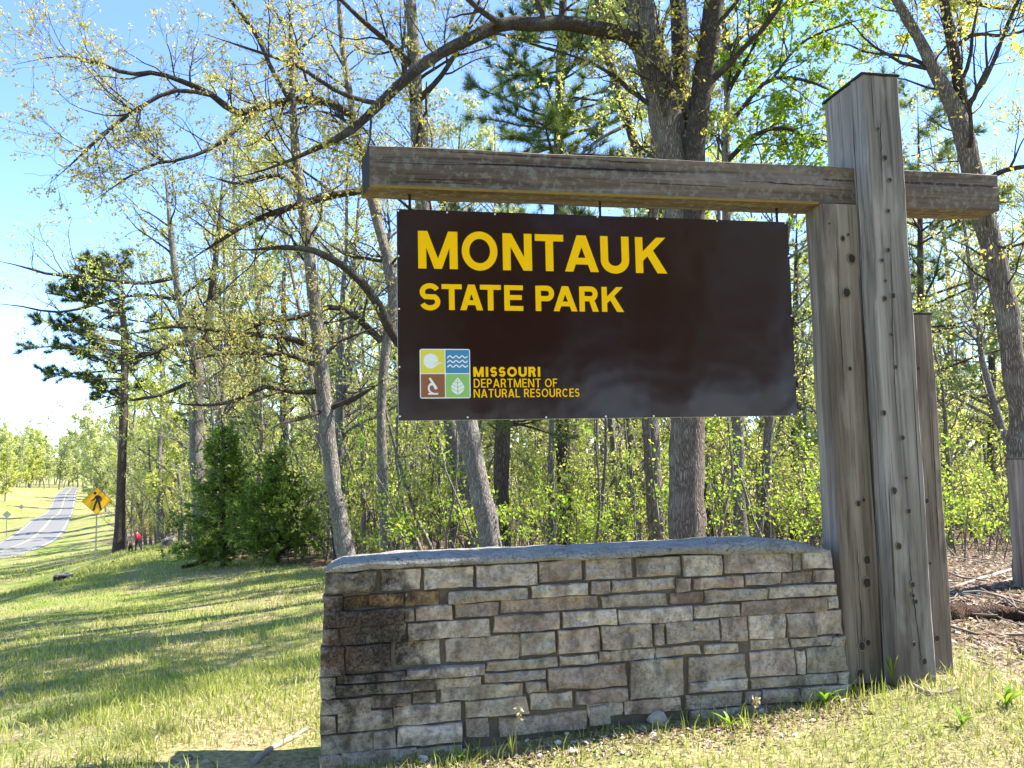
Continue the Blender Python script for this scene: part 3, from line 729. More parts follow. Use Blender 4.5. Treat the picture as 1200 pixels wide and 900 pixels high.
q = np.stack([ii[:-1,:-1], ii[1:,:-1], ii[1:,1:], ii[:-1,1:]], -1).reshape(-1, 4); qb = np.stack([ii[:-1,-1], ii[1:,-1], ii[1:,0], ii[:-1,0]], -1)
me = np_mesh("cap", np.array(V)-WO, [np.vstack([q, qb]), np.vstack([ii[0][None], ii[-1][None]])], M['cap'])
bm = bmesh.new(); bm.from_mesh(me); bmesh.ops.recalc_face_normals(bm, faces=bm.faces); bm.to_mesh(me); bm.free()
mesh_obj("cap", me, wall)

# ------------------------------------------------------------------ vegetation tools (all vectorised)
def nrm(v): return v / np.maximum(np.linalg.norm(v, axis=-1, keepdims=True), 1e-9)

def resample(P, R, n):
    P = np.asarray(P, float); R = np.asarray(R, float)
    d = np.r_[0, np.cumsum(np.linalg.norm(np.diff(P, axis=0), axis=1))]; t = np.linspace(0, d[-1], n)
    return np.stack([np.interp(t, d, P[:, i]) for i in range(3)], 1), np.interp(t, d, R)

class Geo:
    """accumulates verts and quads/tris"""
    def __init__(s): s.V = []; s.F4 = []; s.F3 = []; s.n = 0
    def add(s, V, f4=None, f3=None):
        if f4 is not None and len(f4): s.F4.append(np.asarray(f4) + s.n)
        if f3 is not None and len(f3): s.F3.append(np.asarray(f3) + s.n)
        s.V.append(V); s.n += len(V)
    def tubes(s, P, R, k):
        """P (M,n,3) polylines, R (M,n) radii"""
        if len(P) == 0: return
        Mn, n = P.shape[:2]; T = nrm(np.gradient(P, axis=1))
        ref = np.where(np.abs(T[..., 2:3]) > .85, np.array([1.0, .15, 0]), np.array([.12, .1, 1.0]))
        A = nrm(np.cross(T, ref)); B = np.cross(T, A); w = np.arange(k)/k*2*np.pi
        V = P[:, :, None] + R[..., None, None]*(A[:, :, None]*np.cos(w)[None, None, :, None] + B[:, :, None]*np.sin(w)[None, None, :, None])
        ii = np.arange(Mn*n*k).reshape(Mn, n, k)
        q = np.stack([ii[:, :-1], np.roll(ii[:, :-1], -1, 2), np.roll(ii[:, 1:], -1, 2), ii[:, 1:]], -1).reshape(-1, 4)
        s.add(V.reshape(-1, 3), q)
    def leaves(s, P, size, r, droop=.15, aspect=.5, up=.25):
        """kite-shaped leaves, folded along the rib, at points P"""
        n = len(P)
        if n == 0: return
        d = r.normal(size=(n, 3)); d[:, 2] -= droop; d = nrm(d)
        nn = r.normal(size=(n, 3)); nn[:, 2] += up; side = nrm(np.cross(d, nn)); nn = np.cross(side, d)
        L_ = (size*r.uniform(.55, 1.35, n))[:, None]; W_ = L_*aspect
        V = np.stack([P, P + d*L_*.5 + side*W_*.5 + nn*L_*.10, P + d*L_, P + d*L_*.5 - side*W_*.5 + nn*L_*.10], 1)
        i0 = np.arange(n)*4; s.add(V.reshape(-1, 3), np.stack([i0, i0+1, i0+2, i0+3], 1))
    def needles(s, P, D, ln, wd, r, m=7, spread=.7):
        """tufts of m needle blades round direction D"""
        n = len(P)
        if n == 0: return
        P = np.repeat(P, m, 0); D = nrm(np.repeat(D, m, 0) + r.normal(0, spread, (n*m, 3)))
        side = nrm(np.cross(D, r.normal(size=(n*m, 3)))); L_ = (ln*r.uniform(.6, 1.25, n*m))[:, None]
        V = np.stack([P - side*wd/2, P + side*wd/2, P + D*L_], 1); i0 = np.arange(n*m)*3
        s.add(V.reshape(-1, 3), None, np.stack([i0, i0+1, i0+2], 1))
    def mesh(s, name, mat, smooth=True):
        F = []
        if s.F4: F.append(np.concatenate(s.F4))
        if s.F3: F.append(np.concatenate(s.F3))
        return np_mesh(name, np.concatenate(s.V), F, mat, smooth=smooth)

def spawn(P, R, dens, t0, t1, ang, len_lo, len_hi, npts, r, up=.2, wig=.18, curve=.12, rad=.45, taper=.25, flat=None, rmin=.003):
    """branches growing from polylines; dens = branches per metre"""
    seg = np.linalg.norm(np.diff(P, axis=1), axis=2); L_ = seg.sum(1)
    cnt = r.poisson(np.maximum(dens*L_*(t1-t0), .02)); idx = np.repeat(np.arange(len(P)), cnt); m_ = len(idx)
    if m_ == 0: return np.zeros((0, npts, 3)), np.zeros((0, npts))
    t = r.uniform(t0, t1, m_); f = t*(P.shape[1]-1); i = np.minimum(f.astype(int), P.shape[1]-2); fr = (f-i)[:, None]
    base = P[idx, i]*(1-fr) + P[idx, i+1]*fr; rb = R[idx, i]*(1-fr[:, 0]) + R[idx, i+1]*fr[:, 0]
    tan = nrm(P[idx, i+1]-P[idx, i]); perp = nrm(np.cross(tan, r.normal(size=(m_, 3))))
    a = r.normal(ang, .22, m_)[:, None]; d = tan*np.cos(a) + perp*np.sin(a); d[:, 2] += up
    if flat is not None: d[:, 2] *= flat
    d = nrm(d); ln = r.uniform(len_lo, len_hi, m_)*(1.1-.55*t)
    out = np.zeros((m_, npts, 3)); out[:, 0] = base; step = (ln/(npts-1))[:, None]
    for k in range(1, npts):
        d = d + r.normal(0, wig, (m_, 3)); d[:, 2] += curve*r.uniform(.2, 1.3, m_); d = nrm(d); out[:, k] = out[:, k-1] + d*step
    r0 = np.minimum(rb*rad, np.maximum(ln*.02, rmin)); rad_ = np.maximum(r0[:, None]*np.linspace(1, taper, npts)[None], rmin*.7)
    return out, rad_

def on_lines(P, n, r, t0=.15, jit=.03):
    m_ = len(P)
    if m_ == 0: return np.zeros((0, 3))
    idx = np.repeat(np.arange(m_), n); t = r.uniform(t0, 1, len(idx)); f = t*(P.shape[1]-1); i = np.minimum(f.astype(int), P.shape[1]-2); fr = (f-i)[:, None]
    return P[idx, i]*(1-fr) + P[idx, i+1]*fr + r.normal(0, jit, (len(idx), 3))

def limb(pts, dscale=1.0):
    """[(px,py,depth,width in px)] -> world polyline and radii, smoothed"""
    a = np.array(pts, float); P = at(a[:,0], a[:,1], a[:,2]); R = a[:,3]/2*P[:,1]/FPX*.95*P[:,1]/np.hypot(P[:,0], P[:,1])
    C = smooth_curve(np.c_[P, R], max(8, len(pts)*3)); C[:, 3] *= np.clip((1-np.linspace(0, 1, len(C)))/.22, .12, 1); return C[:, :3], np.maximum(C[:, 3], .004)

def bark_rough(P, R, r, amp=.06):
    P = P + r.normal(0, 1, P.shape)*R[:, None]*amp*.6; return P, R*(1 + r.normal(0, amp, len(R)))

def hero(name, trunk, limbs, seed, label, cat="tree", bark_m='bark_oak', leaf='leaf_bud', l2=(1.3, .7, 2.4), l3=(5.2, .35, 1.3), l4=(8.5, .15, .5), leaves=6, lsize=.065, up=.25, extra=None, group=None, t0=.35, flare=1.5, jit=.03, aspect=.5, curve=.08):
    r = np.random.default_rng(seed); l2 = (l2[0]*1.8, l2[1], l2[2]); P, R = limb(trunk)
    gx_, gy_ = P[0, 0], P[0, 1]; g0 = gz(gx_, gy_)
    base = np.array([gx_, gy_, g0 - .25])
    P = np.vstack([base, [gx_, gy_, g0+.02], P[P[:, 2] > g0+.25]]); R = np.r_[R[0]*flare, R[0]*flare*.88, R[-(len(P)-2):]]
    root = empty(name, (gx_, gy_, g0)); off = np.array([gx_, gy_, g0])
    tag(root, label, cat, group)
    tr = Geo(); br = Geo(); lines = []
    Pt, Rt = bark_rough(*resample(P, R, max(14, len(P))), r); tr.tubes(Pt[None], Rt[None], 14)
    N0 = 16; a, b = resample(P[2:] if len(P) > 6 else P, R[2:] if len(P) > 6 else R, N0); lines = [(a, b, t0)]
    for lb in limbs:
        Pl, Rl = limb(lb); pl, rl = bark_rough(*resample(Pl, Rl, max(12, len(lb)*2)), r, .05); br.tubes(pl[None], rl[None], 9)
        a, b = resample(Pl, Rl, N0); lines.append((a, b, .12))
    L1 = np.stack([l[0] for l in lines]); Q1 = np.stack([l[1] for l in lines])
    P2a, R2a = spawn(L1[:1], Q1[:1], l2[0], t0, 1, 1.0, l2[1]*1.3, l2[2]*1.25, 8, r, up, .16, curve)
    P2b, R2b = spawn(L1[1:], Q1[1:], l2[0], .1, 1, .9, l2[1], l2[2], 8, r, up, .18, curve) if len(L1) > 1 else (P2a[:0], R2a[:0])
    P2 = np.concatenate([P2a, P2b]); R2 = np.concatenate([R2a, R2b]); br.tubes(P2, R2, 5)
    P3, R3 = spawn(P2, R2, l3[0], .15, 1, .8, l3[1], l3[2], 6, r, .12, .22, curve*.6); br.tubes(P3, R3, 4)
    P3t, R3t = spawn(L1, Q1, l3[0]*.35, .2, 1, 1.0, l3[1], l3[2], 6, r, .12, .22, curve*.6); br.tubes(P3t, R3t, 4)
    P3 = np.concatenate([P3, P3t]); R3 = np.concatenate([R3, R3t])
    P4, R4 = spawn(P3, R3, l4[0], .15, 1, .75, l4[1], l4[2], 4, r, .1, .25, .03, rmin=.0028); br.tubes(P4, R4, 3)
    cr = Geo(); tips = np.concatenate([on_lines(P4, leaves, r, .82, jit), on_lines(P3, max(1, leaves//2), r, .9, jit)])
    cr.leaves(tips, lsize, r, aspect=aspect)
    for G in (tr, br, cr): G.V = [v - off for v in G.V]
    mesh_obj("trunk", tr.mesh("trunk", M[bark_m]), root); mesh_obj("branches", br.mesh("branches", M['bark_twig_backlit']), root)
    mesh_obj("crown", cr.mesh("crown", M[leaf], False), root)
    if extra: extra(root, off, r, L1, Q1)
    return root

def added_upper_crown(root, off, r, top, n, nleaf, ln0=2.5, ln1=5.2):
    """dense limbs and leaves added above the picture to shade the lawn"""
    az = r.uniform(0, 6.28, n); b = top[r.integers(0, len(top), n)] + np.c_[np.zeros(n), np.zeros(n), r.uniform(-1.0, 2.5, n)]
    d = np.c_[np.cos(az), np.sin(az), r.uniform(.0, .7, n)]; ln = r.uniform(ln0, ln1, n); B = np.zeros((n, 8, 3)); B[:, 0] = b
    for k in range(1, 8): d = nrm(d + r.normal(0, .13, (n, 3))); d[:, 2] += .03; B[:, k] = B[:, k-1] + d*(ln/7)[:, None]
    R = np.linspace(.06, .012, 8)[None].repeat(n, 0); g = Geo(); g.tubes(B, R, 6); B2, R2 = spawn(B, R, 2.6, .2, 1, .85, .5, 1.7, 6, r, .1, .2, .05); g.tubes(B2, R2, 4); B3, R3 = spawn(B2, R2, 4, .2, 1, .8, .2, .6, 4, r, .1, .2, .03); g.tubes(B3, R3, 3)
    g.V = [v - off for v in g.V]; mesh_obj("added_upper_branches", g.mesh("added_upper_branches", M['bark_twig_backlit']), root)
    g = Geo(); g.leaves(on_lines(B3, nleaf, r, .3, .06) - off, .16, r, aspect=.65); mesh_obj("added_upper_crown", g.mesh("added_upper_crown", M['leaf_young'], False), root)
def split_top(root, off, r, L1, Q1): added_upper_crown(root, off, r, np.array([at(1010, -110, 10.2), at(1105, -170, 10.6), at(1060, -230, 11.0), at(1150, -200, 11.5)]), 26, 8, 2.0, 4.0)  # unseen leafy top added to cast shade on the lawn
def gold_shoots(root, off, r, L1, Q1):
    added_upper_crown(root, off, r, np.array([at(712, -180, 12), at(800, -250, 12.5), at(872, -220, 11.4)]), 20, 6)
    a, _ = spawn(L1[:4], Q1[:4], 9, .3, .9, 1.2, .12, .5, 4, r, .1, .25, .05)
    g = Geo(); g.tubes(a, np.full(a.shape[:2], .004), 3); g.V = [v - off for v in g.V]; mesh_obj("epicormic_twigs", g.mesh("epicormic_twigs", M['bark_oak']), root)
    g = Geo(); g.leaves(on_lines(a, 7, r, .3, .03) - off, .075, r, aspect=.55); mesh_obj("golden_shoots", g.mesh("golden_shoots", M['leaf_gold'], False), root)

# ---- hero trees, outlines read from the photograph, each at its own distance
D = 12
def dd(lst, d0, d1=None):
    d1 = d0 if d1 is None else d1; n = len(lst); return [(x, y, d0 + (d1-d0)*i/max(1, n-1), w) for i, (x, y, w) in enumerate(lst)]
hero("oak_tree", dd([(806,690,50),(805,640,46),(805,560,44),(806,490,43),(806,400,44),(803,300,47),(795,225,44),(783,150,42),(769,90,42),(757,40,40),(748,-10,38),(735,-80,32),(712,-180,24),(695,-300,14),(690,-400,7)], 12),
     [dd([(801,300,30),(799,220,23),(799,120,21),(797,50,22),(795,0,22),(790,-100,18),(800,-250,12),(812,-380,6)], 12.0, 12.6),
      dd([(808,320,34),(813,240,28),(815,165,26),(824,95,28),(832,40,27),(839,-10,25),(852,-100,20),(872,-220,13),(880,-330,6)], 11.9, 11.2),
      dd([(765,58,24),(735,42,20),(700,34,19),(660,27,18),(625,29,17),(590,28,16),(555,44,15),(520,60,14.5),(480,88,13.5),(445,122,12.5),(410,154,11),(375,172,9),(335,190,7),(290,205,5),(245,212,3)], 12, 10.2),
      dd([(590,30,8),(560,10,7),(520,-30,6),(470,-80,4)], 11.2, 10.6), dd([(640,28,7),(622,-20,6),(600,-90,4)], 11.5, 11),
      dd([(826,100,11),(848,82,9),(868,60,8),(905,20,6),(930,-30,4)], 11.6, 10.8), dd([(445,122,7),(400,110,6),(350,78,5),(300,60,4),(240,40,3)], 10.8, 10)],
     21, "massive rough-barked oak with several stems rising behind the sign panel", bark_m='bark_oak', leaf='leaf_bud', l2=(1.2, .7, 2.4), lsize=.07, leaves=6, extra=gold_shoots, flare=1.25)
hero("leaning_oak_tree", dd([(579,672,31),(574,632,28),(563,575,26),(550,510,25),(538,450,24),(522,370,22),(508,300,21),(497,240,20),(490,170,19),(487,100,17),(484,40,15),(480,-20,13),(478,-120,9),(476,-220,5)], 13),
     [dd([(540,462,17),(505,437,15),(470,405,13),(455,382,12.5),(440,352,12),(420,327,11),(395,307,10),(365,293,8.5),(330,290,7),(290,293,5.5),(255,290,4)], 13, 10.8),
      dd([(488,120,9),(520,85,7),(545,40,6),(570,-20,4)], 13, 12.4), dd([(487,80,9),(455,50,7),(420,20,6),(380,-20,5),(340,-60,3)], 13, 12)],
     22, "grey trunk leaning left behind the lower left edge of the brown sign", bark_m='bark_grey', leaf='leaf_bud', lsize=.065)
hero("curved_oak_tree", dd([(454,662,15),(450,600,13),(448,540,12.5),(447,470,12),(453,400,12.5),(461,350,13),(451,292,13),(437,240,12.5),(427,190,11.5),(415,140,10),(405,80,8),(398,20,7),(395,-50,5),(390,-140,3)], 15),
     [dd([(432,222,10.4),(400,227,9.8),(365,236,9.1),(330,246,7.8),(290,262,6.5),(250,287,5.2),(215,310,3.9)], 15, 13.5),
      dd([(415,138,11.7),(385,120,11.1),(340,118,10.4),(300,128,9.8),(275,132,9.8),(250,112,8.5),(215,96,7.8),(180,85,6.5),(150,87,5.9),(110,72,5.2),(70,66,3.9),(15,76,2.6)], 15, 12),
      dd([(250,112,6.5),(205,106,6.0),(160,128,5.5),(120,158,4.9),(95,182,3.9),(58,215,2.6)], 13.2, 12), dd([(340,118,7.8),(318,80,6.5),(300,40,5.9),(270,0,5.2),(245,-40,3.9)], 14, 13),
      dd([(447,400,9.1),(400,360,7.2),(350,372,6.5),(300,380,5.2),(255,410,3.9)], 15, 13.4), dd([(300,128,6.5),(262,165,5.5),(220,185,4.7),(170,196,3.9),(110,235,2.6)], 13.6, 12.4)],
     23, "slender curving oak just left of the sign with long bare limbs reaching left", bark_m='bark_grey', leaf='leaf_bud', l2=(2.3, .6, 2.0), lsize=.06)
hero("slim_oak_tree", dd([(409,668,24),(400,620,21),(390,560,20),(381,480,19),(373,400,18),(367,340,16),(362,290,15),(352,220,13),(345,160,11),(342,90,9),(340,20,7),(336,-60,4)], 14),
     [dd([(373,412,8),(345,398,7.5),(312,394,7),(285,391,6),(250,387,5),(200,383,4),(150,392,2.5)], 14, 13),
      dd([(375,430,7),(340,416,6),(300,414,5),(255,415,4),(200,428,2.5)], 14, 13), dd([(378,458,7),(345,460,6.5),(310,453,6),(280,468,5),(240,475,4),(185,470,2.5)], 14, 12.8),
      dd([(382,480,6),(355,490,5),(325,497,3.5)], 14, 13.3), dd([(384,479,7),(415,467,6),(440,452,4)], 14, 13.8), dd([(352,220,6),(320,205,5),(280,215,4),(240,205,3)], 14, 13)],
     24, "slim tall oak at the left end of the stone wall with crooked low limbs", bark_m='bark_grey', leaf='leaf_bud', l2=(1.3, .5, 1.7), lsize=.065, t0=.3)
hero("forked_oak_tree", dd([(236,668,20),(234,610,18),(231,550,18),(230,500,18),(230,450,19),(229,415,17),(219,390,12),(210,350,10),(204,310,9),(200,270,7),(195,220,5),(188,160,3)], 24),
     [dd([(232,425,14),(240,395,11),(247,350,9),(253,300,7),(258,250,5),(262,190,3)], 24, 24.6), dd([(224,405,8),(205,402,7),(185,412,5.5),(150,420,4),(110,416,2.5)], 24, 23),
      dd([(206,325,6),(170,332,5.5),(135,329,5),(95,323,4.5),(60,322,4),(25,312,3),(-20,302,2)], 24, 22), dd([(212,352,5),(165,345,4.5),(130,352,4),(70,366,3.5),(20,358,2.5),(-20,355,2)], 24, 22.5),
      dd([(229,445,6),(190,462,5),(150,470,3.5),(110,482,2)], 24, 23)],
     25, "pale forked oak trunk standing at the lawn edge behind the dark cedar", bark_m='bark_grey', leaf='leaf_young', l2=(1.2, .8, 2.8), l3=(3.6, .5, 1.4), l4=(5, .25, .7), lsize=.085, leaves=4)
hero("split_trunk_tree", dd([(1207,700,37),(1201,600,34),(1197,520,33),(1190,440,32),(1178,360,31),(1163,290,30),(1150,250,29),(1140,205,29),(1124,140,25),(1100,92,19),(1080,52,17),(1062,20,15),(1045,-10,13),(1010,-80,9),(980,-150,5)], 10),
     [dd([(1140,190,20),(1126,110,17),(1116,50,15),(1106,0,13),(1100,-60,9),(1105,-150,5)], 10, 10.3), dd([(1128,130,10),(1148,105,8),(1165,70,7),(1180,30,6),(1198,-10,5),(1220,-60,3)], 10, 9.6),
      dd([(1150,222,9),(1168,203,8),(1195,196,7),(1230,190,5),(1280,170,3)], 10, 9.4), dd([(1114,60,7),(1140,40,6),(1175,42,5),(1215,30,4),(1260,0,2)], 10.2, 9.7), dd([(1150,262,6),(1172,290,5),(1205,285,4),(1240,300,2)], 10, 9.6)],
     26, "dark tree at the right edge with a trunk splitting in two above the beam", bark_m='bark_oak', leaf='leaf_bud', l2=(1.2, .6, 1.8), lsize=.055, flare=1.2, extra=split_top)
hero("bright_leafed_tree", dd([(871,668,18),(867,600,16),(866,540,15),(864,490,14),(858,400,13),(853,300,12),(850,200,10.5),(852,120,9),(850,60,8),(846,-20,6),(840,-100,3)], 19),
     [dd([(851,190,7),(885,158,6),(920,150,5),(965,166,3),(1000,160,2)], 19, 17.5), dd([(852,150,6),(875,120,5.5),(905,92,5),(950,96,4),(1000,120,2.5)], 19, 18), dd([(851,110,6),(880,60,5),(905,10,4),(930,-40,3)], 19, 18.4),
      dd([(852,230,6),(890,215,5),(940,222,4),(985,240,2.5)], 19, 17.6), dd([(905,92,4),(940,50,3.5),(985,30,3),(1020,20,2)], 18.3, 17.6), dd([(850,60,5),(900,20,4),(960,0,3.5),(1010,-20,2)], 19, 18)],
     27, "young tree with fresh bright green leaves between oak and sign post", bark_m='bark_grey', leaf='leaf_bright', l2=(1.9, .7, 2.2), l3=(4, .4, 1.1), l4=(6, .2, .55), lsize=.11, leaves=13, t0=.5, aspect=.55)
hero("narrow_tree", dd([(772,668,23),(769,610,21),(765,550,20),(762,490,20),(764,400,18),(767,300,14),(766,200,11),(768,120,9),(772,20,6),(776,-60,3)], 16), [],
     28, "straight narrow trunk close to the left of the massive oak", bark_m='bark_oak', leaf='leaf_young', l2=(.9, .5, 1.8), lsize=.07, t0=.4)
hero("slanting_tree", dd([(835,665,15),(812,500,14),(790,350,13),(757,222,12),(737,145,11.5),(715,75,10),(702,20,9),(694,-60,6),(690,-130,3)], 21), [dd([(737,145,5),(700,165,4),(660,200,2.5)], 21, 20), dd([(745,180,5),(775,150,4),(790,120,2)], 21, 20.5)],
     29, "thin dark tree slanting left beside the pine above the beam", bark_m='bark_dark', leaf='leaf_young', l2=(.8, .6, 2), lsize=.08, t0=.5)

# ---- conifers
def pine(name, trunk, seed, label, zlo, blen, cat="pine", needle='needle_pine', nl=.16, nw=.007, tufts=5, whorl=1.6, bark_m='bark_dark', group=None, bias=None, m_=8, top=None, sway=0.0):
    r = np.random.default_rng(seed); P, R = limb(trunk); g0 = gz(P[0,0], P[0,1]); off = np.array([P[0,0], P[0,1], g0])
    P = np.vstack([[off[0], off[1], g0-.2], P[P[:,2] > g0+.1]]); R = np.r_[R[0]*1.3, R[-(len(P)-1):]]
    root = empty(name, off); tag(root, label, cat, group)
    Pt, Rt = bark_rough(*resample(P, R, 24), r, .05); tr = Geo(); tr.tubes(Pt[None], Rt[None], 10)
    a, b = resample(P, R, 24); zs = a[:, 2]; z1 = zs[-1]; base_z = g0 + zlo
    n = int((z1-base_z)*whorl*3); tz = np.sort(r.uniform(base_z, z1, n)); f = (tz-base_z)/(z1-base_z)
    bp = np.stack([np.interp(tz, zs, a[:, i]) for i in range(3)], 1); rad = np.interp(tz, zs, b)
    az = r.uniform(0, 2*np.pi, n) if bias is None else r.normal(bias, 1.0, n)
    ln = blen*(1-.72*f)*r.uniform(.55, 1.15, n)*np.clip(.5+f*3, 0, 1); d = np.stack([np.cos(az), np.sin(az), r.uniform(-.05, .35, n)+sway], 1); k = 7
    B = np.zeros((n, k, 3)); B[:, 0] = bp
    for i in range(1, k):
        d = nrm(d + r.normal(0, .10, (n, 3))); d[:, 2] += .02; B[:, i] = B[:, i-1] + d*(ln/(k-1))[:, None]
    RB = np.minimum(rad*.45, ln*.018)[:, None]*np.linspace(1, .3, k)[None]; br = Geo(); br.tubes(B, RB, 5)
    P3, R3 = spawn(B, RB, 3.4, .3, 1, .75, .18*blen*.5, .34*blen*.6, 5, r, .12, .15, .06, flat=.6); br.tubes(P3, R3, 3)
    tips = []; dirs = []
    for Q, c in ((P3, tufts), (B, tufts*2)):
        pts = on_lines(Q, c, r, .4, .02); tips.append(pts); dr = np.repeat(nrm(Q[:, -1]-Q[:, 0]), c, 0); dr[:, 2] += .25; dirs.append(dr)
    cr = Geo(); cr.needles(np.concatenate(tips), np.concatenate(dirs), nl, nw, r, m_, .65)
    for G in (tr, br, cr): G.V = [v - off for v in G.V]
    mesh_obj("trunk", tr.mesh("trunk", M[bark_m]), root); mesh_obj("branches", br.mesh("branches", M[bark_m]), root); mesh_obj("needles", cr.mesh("needles", M[needle], False), root)
    return root
pine("white_pine_tree", dd([(664,668,18),(661,560,17),(657,400,15),(655,180,13),(657,80,12.5),(660,0,11),(662,-120,6),(663,-200,2)], 23), 31, "feathery green pine seen above the crossbeam left of the oak stems", 4.5, 4.6, needle='needle_pine', nl=.34, nw=.017, tufts=15, whorl=3.4, m_=9)
pine("small_pine_tree", dd([(588,668,23),(587,600,21),(588,540,20),(590,480,19),(592,400,16),(594,300,10),(596,220,4)], 17), 32, "dark straight pine trunk with low needles beneath the sign beside the leaning trunk", 2.6, 2.6, needle='needle_pine', nl=.18, nw=.009, tufts=9, whorl=2.2)
pine("roadside_pine_tree", dd([(139,646,14),(141,600,12.5),(143,540,11.5),(145,480,10.5),(146,430,9.5),(145,380,8),(143,330,5),(142,296,3)], 56), 33, "tall dark pine by the ditch with clumped foliage leaning towards the road", 10.5, 7.5, needle='needle_dark', nl=.42, nw=.035, tufts=14, whorl=1.5, bias=math.pi*.95, m_=9)
pine("right_pine_tree", dd([(1086,668,12),(1083,560,11),(1081,440,10),(1079,340,9),(1078,240,7),(1076,150,4),(1075,90,2)], 24), 34, "thin pine with long horizontal branches right of the sign post", 4.0, 4.4, needle='needle_pine', nl=.32, nw=.016, tufts=12, whorl=2.2)
for i, (x, d, h, sd) in enumerate([(1160,33,300,35),(330,34,270,36),(505,36,240,37),(930,34,230,38),(740,40,220,39),(255,44,330,40)]):
    pine("background_pine_tree", dd([(x,640,14),(x+3,500,12),(x+2,400,9),(x+4,h,3)], d), sd, "soft green pine standing back among the leafing trees", 3.5, 3.6, needle='needle_pine', nl=.28, nw=.018, tufts=9, whorl=1.9, group="pines further back in the woods")

def cedar(name, px, d, h, w, seed, label, cat="cedar", mat='cedar', group=None, n=900):
    r = np.random.default_rng(seed); p0 = at(px, 650, d); g0 = gz(p0[0], p0[1]); off = np.array([p0[0], p0[1], g0]); root = empty(name, off); tag(root, label, cat, group)
    tr = Geo(); stem = np.stack([np.linspace(0, r.normal(0,.1), 10), np.linspace(0, r.normal(0,.1), 10), np.linspace(-.1, h, 10)], 1); tr.tubes(stem[None], np.linspace(.07*h/3, .01, 10)[None], 8)
    t = r.uniform(.03, .98, n)**1.0; az = r.uniform(0, 2*np.pi, n); ln = w*.5*(1.05-t)**.75*r.uniform(.45, 1.25, n)*(1+.35*np.sin(az*2+seed))
    dr = np.stack([np.cos(az), np.sin(az), r.uniform(.0, .6, n)], 1); B = np.zeros((n, 5, 3)); B[:, 0] = np.c_[np.zeros(n), np.zeros(n), t*h*.93]
    for k in range(1, 5): dr = nrm(dr + r.normal(0, .14, (n, 3))); B[:, k] = B[:, k-1] + dr*(ln/4)[:, None]
    tr.tubes(B, np.linspace(.012, .003, 5)[None].repeat(n, 0), 3)
    S2, _ = spawn(B, np.full(B.shape[:2], .01), 7, .3, 1, .7, .12, .38, 3, r, .1, .2, .03); cr = Geo()
    pts = on_lines(S2, 5, r, .1, .02); dirs = np.repeat(nrm(S2[:, -1]-S2[:, 0]), 5, 0); cr.needles(pts, dirs, .13, .028, r, 4, .6)
    mesh_obj("trunk", tr.mesh("trunk", M['bark_dark']), root); mesh_obj("foliage", cr.mesh("foliage", M[mat], False), root); return root
cedar("cedar_tree", 262, 21, 3.9, 2.0, 51, "dark green cedar, taller of the pair at the lawn edge", n=430)
cedar("cedar_tree", 325, 20, 2.9, 2.3, 52, "bushy lighter cedar beside the slim oak at the lawn edge", n=380)

# ---- trees of the wood: prototypes, then copies
def wood_tree(seed, h, leaf, lsize, leaves, dens=1.0, bare=.25, fine=True):
    r = np.random.default_rng(seed); n = 14
    P = np.zeros((n, 3)); dvec = np.array([r.normal(0,.06), r.normal(0,.06), 1.0])
    for i in range(1, n): dvec = nrm(dvec + r.normal(0, .05, 3)*[1,1,.2]); P[i] = P[i-1] + dvec*h/(n-1)
    P[0, 2] = -.3; R = np.linspace(.011*h+.02, .012, n)
    tr = Geo(); tr.tubes(P[None], R[None], 8)
    P2, R2 = spawn(P[None], R[None], 3.4*dens, bare, 1, 1.0, h*.12, h*.32, 8, r, .3, .15, .07); tr.tubes(P2, R2, 5)
    P3, R3 = spawn(P2, R2, 3.2, .2, 1, .8, .4, 1.3, 6, r, .1, .2, .05); tr.tubes(P3, R3, 3)
    P4, R4 = spawn(P3, R3, 3.6, .2, 1, .8, .25, .7, 4, r, .1, .22, .03)
    if fine: tr.tubes(P4, R4, 3)
    cr = Geo(); cr.leaves(np.concatenate([on_lines(P4, leaves, r, .3, .06), on_lines(P3, leaves, r, .4, .06)]), lsize, r, aspect=.6)
    return tr.mesh("trunk", M['bark_grey']), cr.mesh("crown", M[leaf], False)
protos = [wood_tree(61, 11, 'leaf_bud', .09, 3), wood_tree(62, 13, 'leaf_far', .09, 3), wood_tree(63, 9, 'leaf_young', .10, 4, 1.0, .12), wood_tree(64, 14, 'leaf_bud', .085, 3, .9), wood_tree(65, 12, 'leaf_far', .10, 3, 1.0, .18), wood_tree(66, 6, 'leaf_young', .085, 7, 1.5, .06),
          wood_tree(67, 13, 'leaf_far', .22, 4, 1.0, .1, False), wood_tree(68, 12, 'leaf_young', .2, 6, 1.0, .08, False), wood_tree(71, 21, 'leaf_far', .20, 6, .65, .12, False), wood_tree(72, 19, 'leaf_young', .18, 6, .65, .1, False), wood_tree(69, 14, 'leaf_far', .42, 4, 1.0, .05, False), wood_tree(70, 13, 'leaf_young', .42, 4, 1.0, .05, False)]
def wood_copy(i, x, y, s, name, label, group, rz):
    g0 = gz(x, y); root = empty(name, (x, y, g0), rz); root.scale = (s, s, s); tag(root, label, "tree", group)
    mesh_obj("trunk", protos[i][0], root); mesh_obj("crown", protos[i][1], root); return root
wr = np.random.default_rng(77); placed = []
def try_place(px, d, mind):
    p = at(px, 600, d)[:2]
    for q in placed:
        if np.hypot(*(q-p)) < mind: return None
    placed.append(p); return p
cnt = 0
